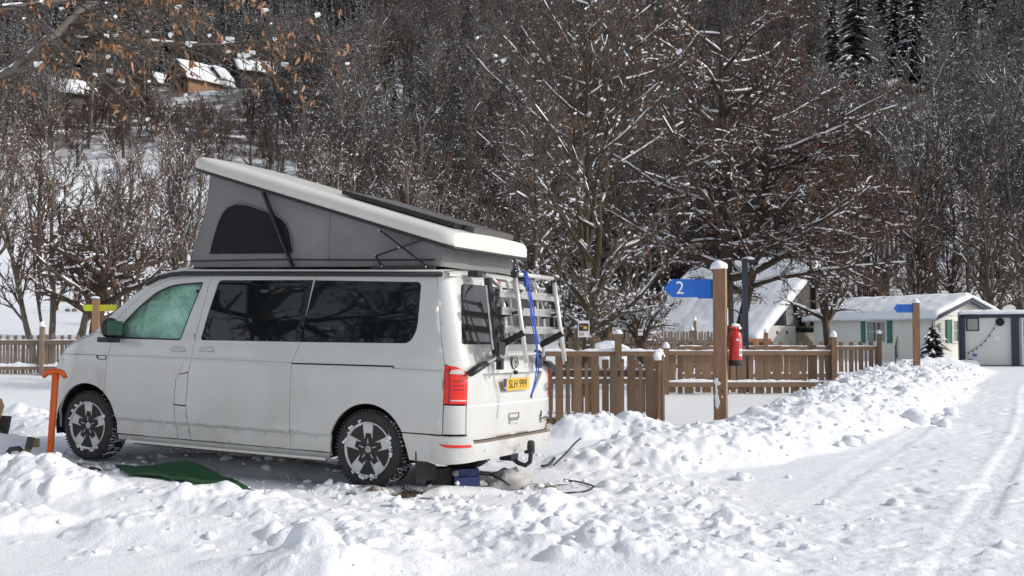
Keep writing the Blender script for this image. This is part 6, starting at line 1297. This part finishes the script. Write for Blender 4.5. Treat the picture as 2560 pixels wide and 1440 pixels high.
# ------------------------------------------------------------------ chalets on the slope
def chalet(u, v, y_, w_, l_, hw2, hr, rz, label, wall='chalet', snow=.3):
    x = (u - 1280) / FPX * y_; z = CAMZ + (836 - v) / FPX * y_; o = empty('hillside_chalet', (x, y_, z), rz, label, 'chalet', 'chalets on the hillside')
    MB().box((0, l_ / 2, (hw2 - 3) / 2), (w_, l_, hw2 + 3)).build('wall', M[wall], o); MB().poly([(-w_ / 2, 0, hw2), (w_ / 2, 0, hw2), (0, 0, hr)], (0, l_, 0)).build('gable', M[wall], o)
    for sgn in (-1, 1):
        a = (sgn * (w_ / 2 + .7), hw2 - .7 * (hr - hw2) / (w_ / 2)); rf_ = MB().poly([(a[0], -.7, a[1]), (0, -.7, hr + .05), (0, l_ + .5, hr + .05), (a[0], l_ + .5, a[1])], (0, 0, .15)).build('roof_slope', M['darkwood'], o)
        P = [(a[0], -.7, a[1] + .16), (a[0], l_ + .5, a[1] + .16), (0, l_ + .5, hr + .21), (0, -.7, hr + .21)]
        if sgn < 0: P = [P[1], P[0], P[3], P[2]]
        snow_roof('roof_snow', *P, snow, o, nx=14, ny=8, sag=.1, seed=u)
    for k in range(2): MB().box((-w_ * .18 + k * w_ * .36, -.03, hw2 * .55), (w_ * .14, .08, hw2 * .25)).build('window', M['dark'], o)
    MB().box((0, -.25, hw2 * .86), (w_ * .8, .5, .12)).build('balcony', M['darkwood'], o)
    for k in range(5): MB().box((-w_ * .4 + k * w_ * .2, -.05, hw2 * .5), (.12, .06, hw2)).build('timber', M['darkwood'], o)
    return o
chalet(440, 236, 182, 5.2, 8.6, 3.2, 5.9, rt(-38), 'timber hillside chalet with its brown gable in view, largest of the group')
chalet(530, 200, 186, 2.6, 2.4, 1.0, 2.4, rt(-25), 'narrow white-roofed annex joined to the right side of the large chalet', 'greytimber')
chalet(588, 194, 194, 4.6, 9.0, 1.6, 3.4, rt(-62), 'dark low chalet with snow roof right of the large chalet', 'greytimber')
chalet(120, 245, 175, 5.5, 6.0, 1.2, 3.2, rt(-50), 'snow-covered low roof at the far left among brown trees', 'greytimber', .4)
chalet(372, 215, 196, 3.0, 3.0, 1.2, 2.6, rt(-30), 'tiny dark hut left of the large chalet', 'darkwood')
tick('mid trees')
# ------------------------------------------------------------------ the wood on the slope: instanced points
def join_for_instancing(parts, name):
    Vs, Fs, fm, mats, n0 = [], [], [], [], 0
    for nm, me in parts.items():
        v = np.empty(len(me.vertices) * 3, np.float32); me.vertices.foreach_get('co', v); v = v.reshape(-1, 3); f = np.empty(len(me.loops), np.int32); me.loops.foreach_get('vertex_index', f); k = len(me.loops) // len(me.polygons)
        if k * len(me.polygons) != len(me.loops):
            tot = [list(p.vertices) for p in me.polygons if len(p.vertices) == 4]; f = np.array(tot, np.int32)
        else: f = f.reshape(-1, k)
        if f.shape[1] != 4: continue
        Vs.append(v); Fs.append(f + n0); fm += [len(mats)] * len(f); mats.append(me.materials[0]); n0 += len(v)
    return mesh_np(name, np.vstack(Vs), np.vstack(Fs), mats, fm, smooth=False)
def scatter(name, src, P, rot, scl, label):
    ob = bpy.data.objects.new(name + '_source', src)
    me = bpy.data.meshes.new(name); me.vertices.add(len(P)); me.vertices.foreach_set('co', np.asarray(P, np.float32).ravel())
    a = me.attributes.new('rot', 'FLOAT_VECTOR', 'POINT'); a.data.foreach_set('vector', np.asarray(rot, np.float32).ravel()); a = me.attributes.new('scl', 'FLOAT', 'POINT'); a.data.foreach_set('value', np.asarray(scl, np.float32))
    o = link(name, me, kind='stuff'); tag(o, label, 'wood')
    ng = bpy.data.node_groups.new(name, 'GeometryNodeTree'); ng.interface.new_socket('Geometry', in_out='INPUT', socket_type='NodeSocketGeometry'); ng.interface.new_socket('Geometry', in_out='OUTPUT', socket_type='NodeSocketGeometry')
    N = ng.nodes; gi = N.new('NodeGroupInput'); go = N.new('NodeGroupOutput'); ip = N.new('GeometryNodeInstanceOnPoints'); oi = N.new('GeometryNodeObjectInfo'); oi.inputs['Object'].default_value = ob; oi.inputs['As Instance'].default_value = True
    na = N.new('GeometryNodeInputNamedAttribute'); na.data_type = 'FLOAT_VECTOR'; na.inputs['Name'].default_value = 'rot'; ns = N.new('GeometryNodeInputNamedAttribute'); ns.data_type = 'FLOAT'; ns.inputs['Name'].default_value = 'scl'
    m2p = N.new('GeometryNodeMeshToPoints')
    ng.links.new(gi.outputs[0], m2p.inputs[0]); ng.links.new(m2p.outputs[0], ip.inputs['Points']); ng.links.new(oi.outputs['Geometry'], ip.inputs['Instance']); ng.links.new(na.outputs['Attribute'], ip.inputs['Rotation']); ng.links.new(ns.outputs['Attribute'], ip.inputs['Scale']); ng.links.new(ip.outputs[0], go.inputs[0])
    md = o.modifiers.new('scatter', 'NODES'); md.node_group = ng
far = [join_for_instancing(bare(201, 8, 'twigfar', .019, 900, cnt=(16, 6, 4), blobs=4, sr=.010, ang=38, snow=.10, leafm='leaffar'), 'fa'), join_for_instancing(bare(202, 10, 'twigfarg', .021, 0, cnt=(17, 6, 4), blobs=3, sr=.010, ang=28, snow=.18), 'fb'), join_for_instancing(bare(203, 9, 'twigfarg', .019, 260, cnt=(16, 7, 4), blobs=5, sr=.011, ang=48, snow=.22, leafm='leaffar'), 'fc'), join_for_instancing(bare(204, 6, 'twigfar', .018, 1400, cnt=(15, 6, 4), blobs=3, sr=.010, ang=50, snow=.08, leafm='leaffar'), 'fd'), join_for_instancing(bare(205, 14, 'twigfarg', .017, 0, cnt=(20, 6, 3), blobs=3, sr=.010, ang=34, snow=.3, trunk=.15, bk='barkg', t1=.42), 'fd')]
farS = [join_for_instancing(s_, 'fs') for s_ in sprs]
rsn = np.random.RandomState(3)
def cand(y0, y1, sp):
    n = int((y1 ** 2 - y0 ** 2) * .54 / (sp * sp)); y = np.sqrt(y0 ** 2 + (y1 ** 2 - y0 ** 2) * rsn.rand(n)); x = (rsn.rand(n) * 2 - 1) * .54 * y; return x, y
X, Y = [np.concatenate(q) for q in zip(cand(61, 110, 2.7), cand(110, 190, 3.2), cand(190, 360, 4.6), cand(360, 760, 8.0))]
Q = X / Y; U = 1280 + FPX * Q
keep = np.ones(len(X), bool)
keep &= ~((Q < -.165) & (Y < 132) & (rsn.rand(len(X)) < np.where(Y < 118, .97, .6)))                          # open snow field at the left
keep &= ~((Q > -.17) & (Q < .0) & (Y < 105) & (rsn.rand(len(X)) < .6))
keep &= ~((X > 0) & (Y < 66) & (X < 20))
keep &= ~((np.abs(U - 2010) < 75) & (Y > 138) & (Y < 160) & (rsn.rand(len(X)) < .9)); keep &= ~((U > 2080) & (Y > 96) & (Y < 125) & (rsn.rand(len(X)) < .35))
keep &= ~((U > 385) & (U < 560) & (Y > 160) & (Y < 196)); keep &= ~((U >= 560) & (U < 690) & (Y > 180) & (Y < 200)); keep &= ~((U > 60) & (U < 215) & (Y > 150) & (Y < 186)); keep &= ~((np.abs(U - 610) < 30) & (Y > 300) & (rsn.rand(len(X)) < .9))
for u_, y_ in SPOTS: keep &= ~((np.abs(U - u_) < 42) & (Y > y_ - 32) & (Y < y_ + 4))
keep &= ~((U > 2040) & (Y < 150) & (Y > 74) & (rsn.rand(len(X)) < .5))
X, Y, Q, U = X[keep], Y[keep], Q[keep], U[keep]; Z = base(X, Y) - .4
rnd_ = rsn.rand(len(X)); n1 = vnoise(X / 30 + 7, Y / 45, 51)
isS = ((Y > 205) & (U < 900) & (rnd_ < np.where(n1 > .35, .75, .2))) | ((Y > 150) & (U > 2080) & (n1 > .42) & (rnd_ < .35)) | ((Y > 230) & (U >= 900) & (rnd_ < np.where(n1 > .6, .35, .04))) | ((Y > 190) & (U < 330) & (rnd_ < .6))
brown = vnoise(X / 22, Y / 30, 52) + np.where(U < 1000, .22, 0) - np.where(U > 2050, .60, 0) - np.where(Y > 210, .25, 0)
kindB = np.where(brown > .72, np.where(rsn.rand(len(X)) < .5, 0, 3), np.where(rsn.rand(len(X)) < .55, 1, 2)); kindB = np.where((U < 480) & (Y > 126) & (Y < 175) & (rsn.rand(len(X)) < .75), 3, kindB); kindB = np.where((U > 2040) & (Y < 160) & (rsn.rand(len(X)) < .6), 4, kindB); kindB = np.where((rsn.rand(len(X)) < .12) & (Y < 230), 4, kindB)
for k in range(5):
    s_ = (~isS) & (kindB == k); n = s_.sum(); rot = np.stack([rsn.randn(n) * .05, rsn.randn(n) * .05, rsn.rand(n) * 6.28], 1)
    sc = (.72 + .5 * rsn.rand(n)) * np.where(Y[s_] > 300, 1.25, 1); sc = np.where((U[s_] > 370) & (U[s_] < 620) & (Y[s_] > 118) & (Y[s_] < 200), sc * np.interp(Y[s_], [118, 150, 166, 176], [.95, .55, .3, .18]), sc)
    scatter('bare_woodland', far[k], np.stack([X[s_], Y[s_], Z[s_]], 1), rot, sc, ('rusty-brown bare wood covering the slope', 'grey upright bare wood covering the slope', 'snow-dusted grey bare wood on the slope', 'low reddish scrub between the bare trees', 'tall slim grey trunks among the lower wood')[k])
kS = rsn.randint(0, 3, len(X))
for k in range(3):
    s_ = isS & (kS == k); n = s_.sum(); rot = np.stack([np.zeros(n), np.zeros(n), rsn.rand(n) * 6.28], 1); scatter('spruce_wood', farS[k], np.stack([X[s_], Y[s_], Z[s_]], 1), rot, .5 + .35 * rsn.rand(n), ('dark spruces mixed through the upper wood', 'smaller snow-dusted spruces in the upper wood', 'tall spruces at the top of the slope')[k])
print('wood', len(X), isS.sum())
tick('wood')
# trees across the road behind the camera (seen only as reflections in the glass)
for k, (x, y, sc) in enumerate(((-16, 2, 1.3), (-12, -6, 1.5), (-5, -11, 1.4), (4, -13, 1.5), (-20, 10, 1.3), (-24, -4, 1.6))): put('woodland_tree', mids[k % 4], (x, y, gz(x, y) - .2), k, 'bare tree ' + ('left of the photographer', 'behind the photographer to the left', 'behind the photographer, nearly in line with the van', 'behind the photographer beside the lane', 'far out to the left beyond the old tree', 'farthest behind the photographer on the left')[k], 'tree', 'bare trees behind the photographer', sc)
tick('done')
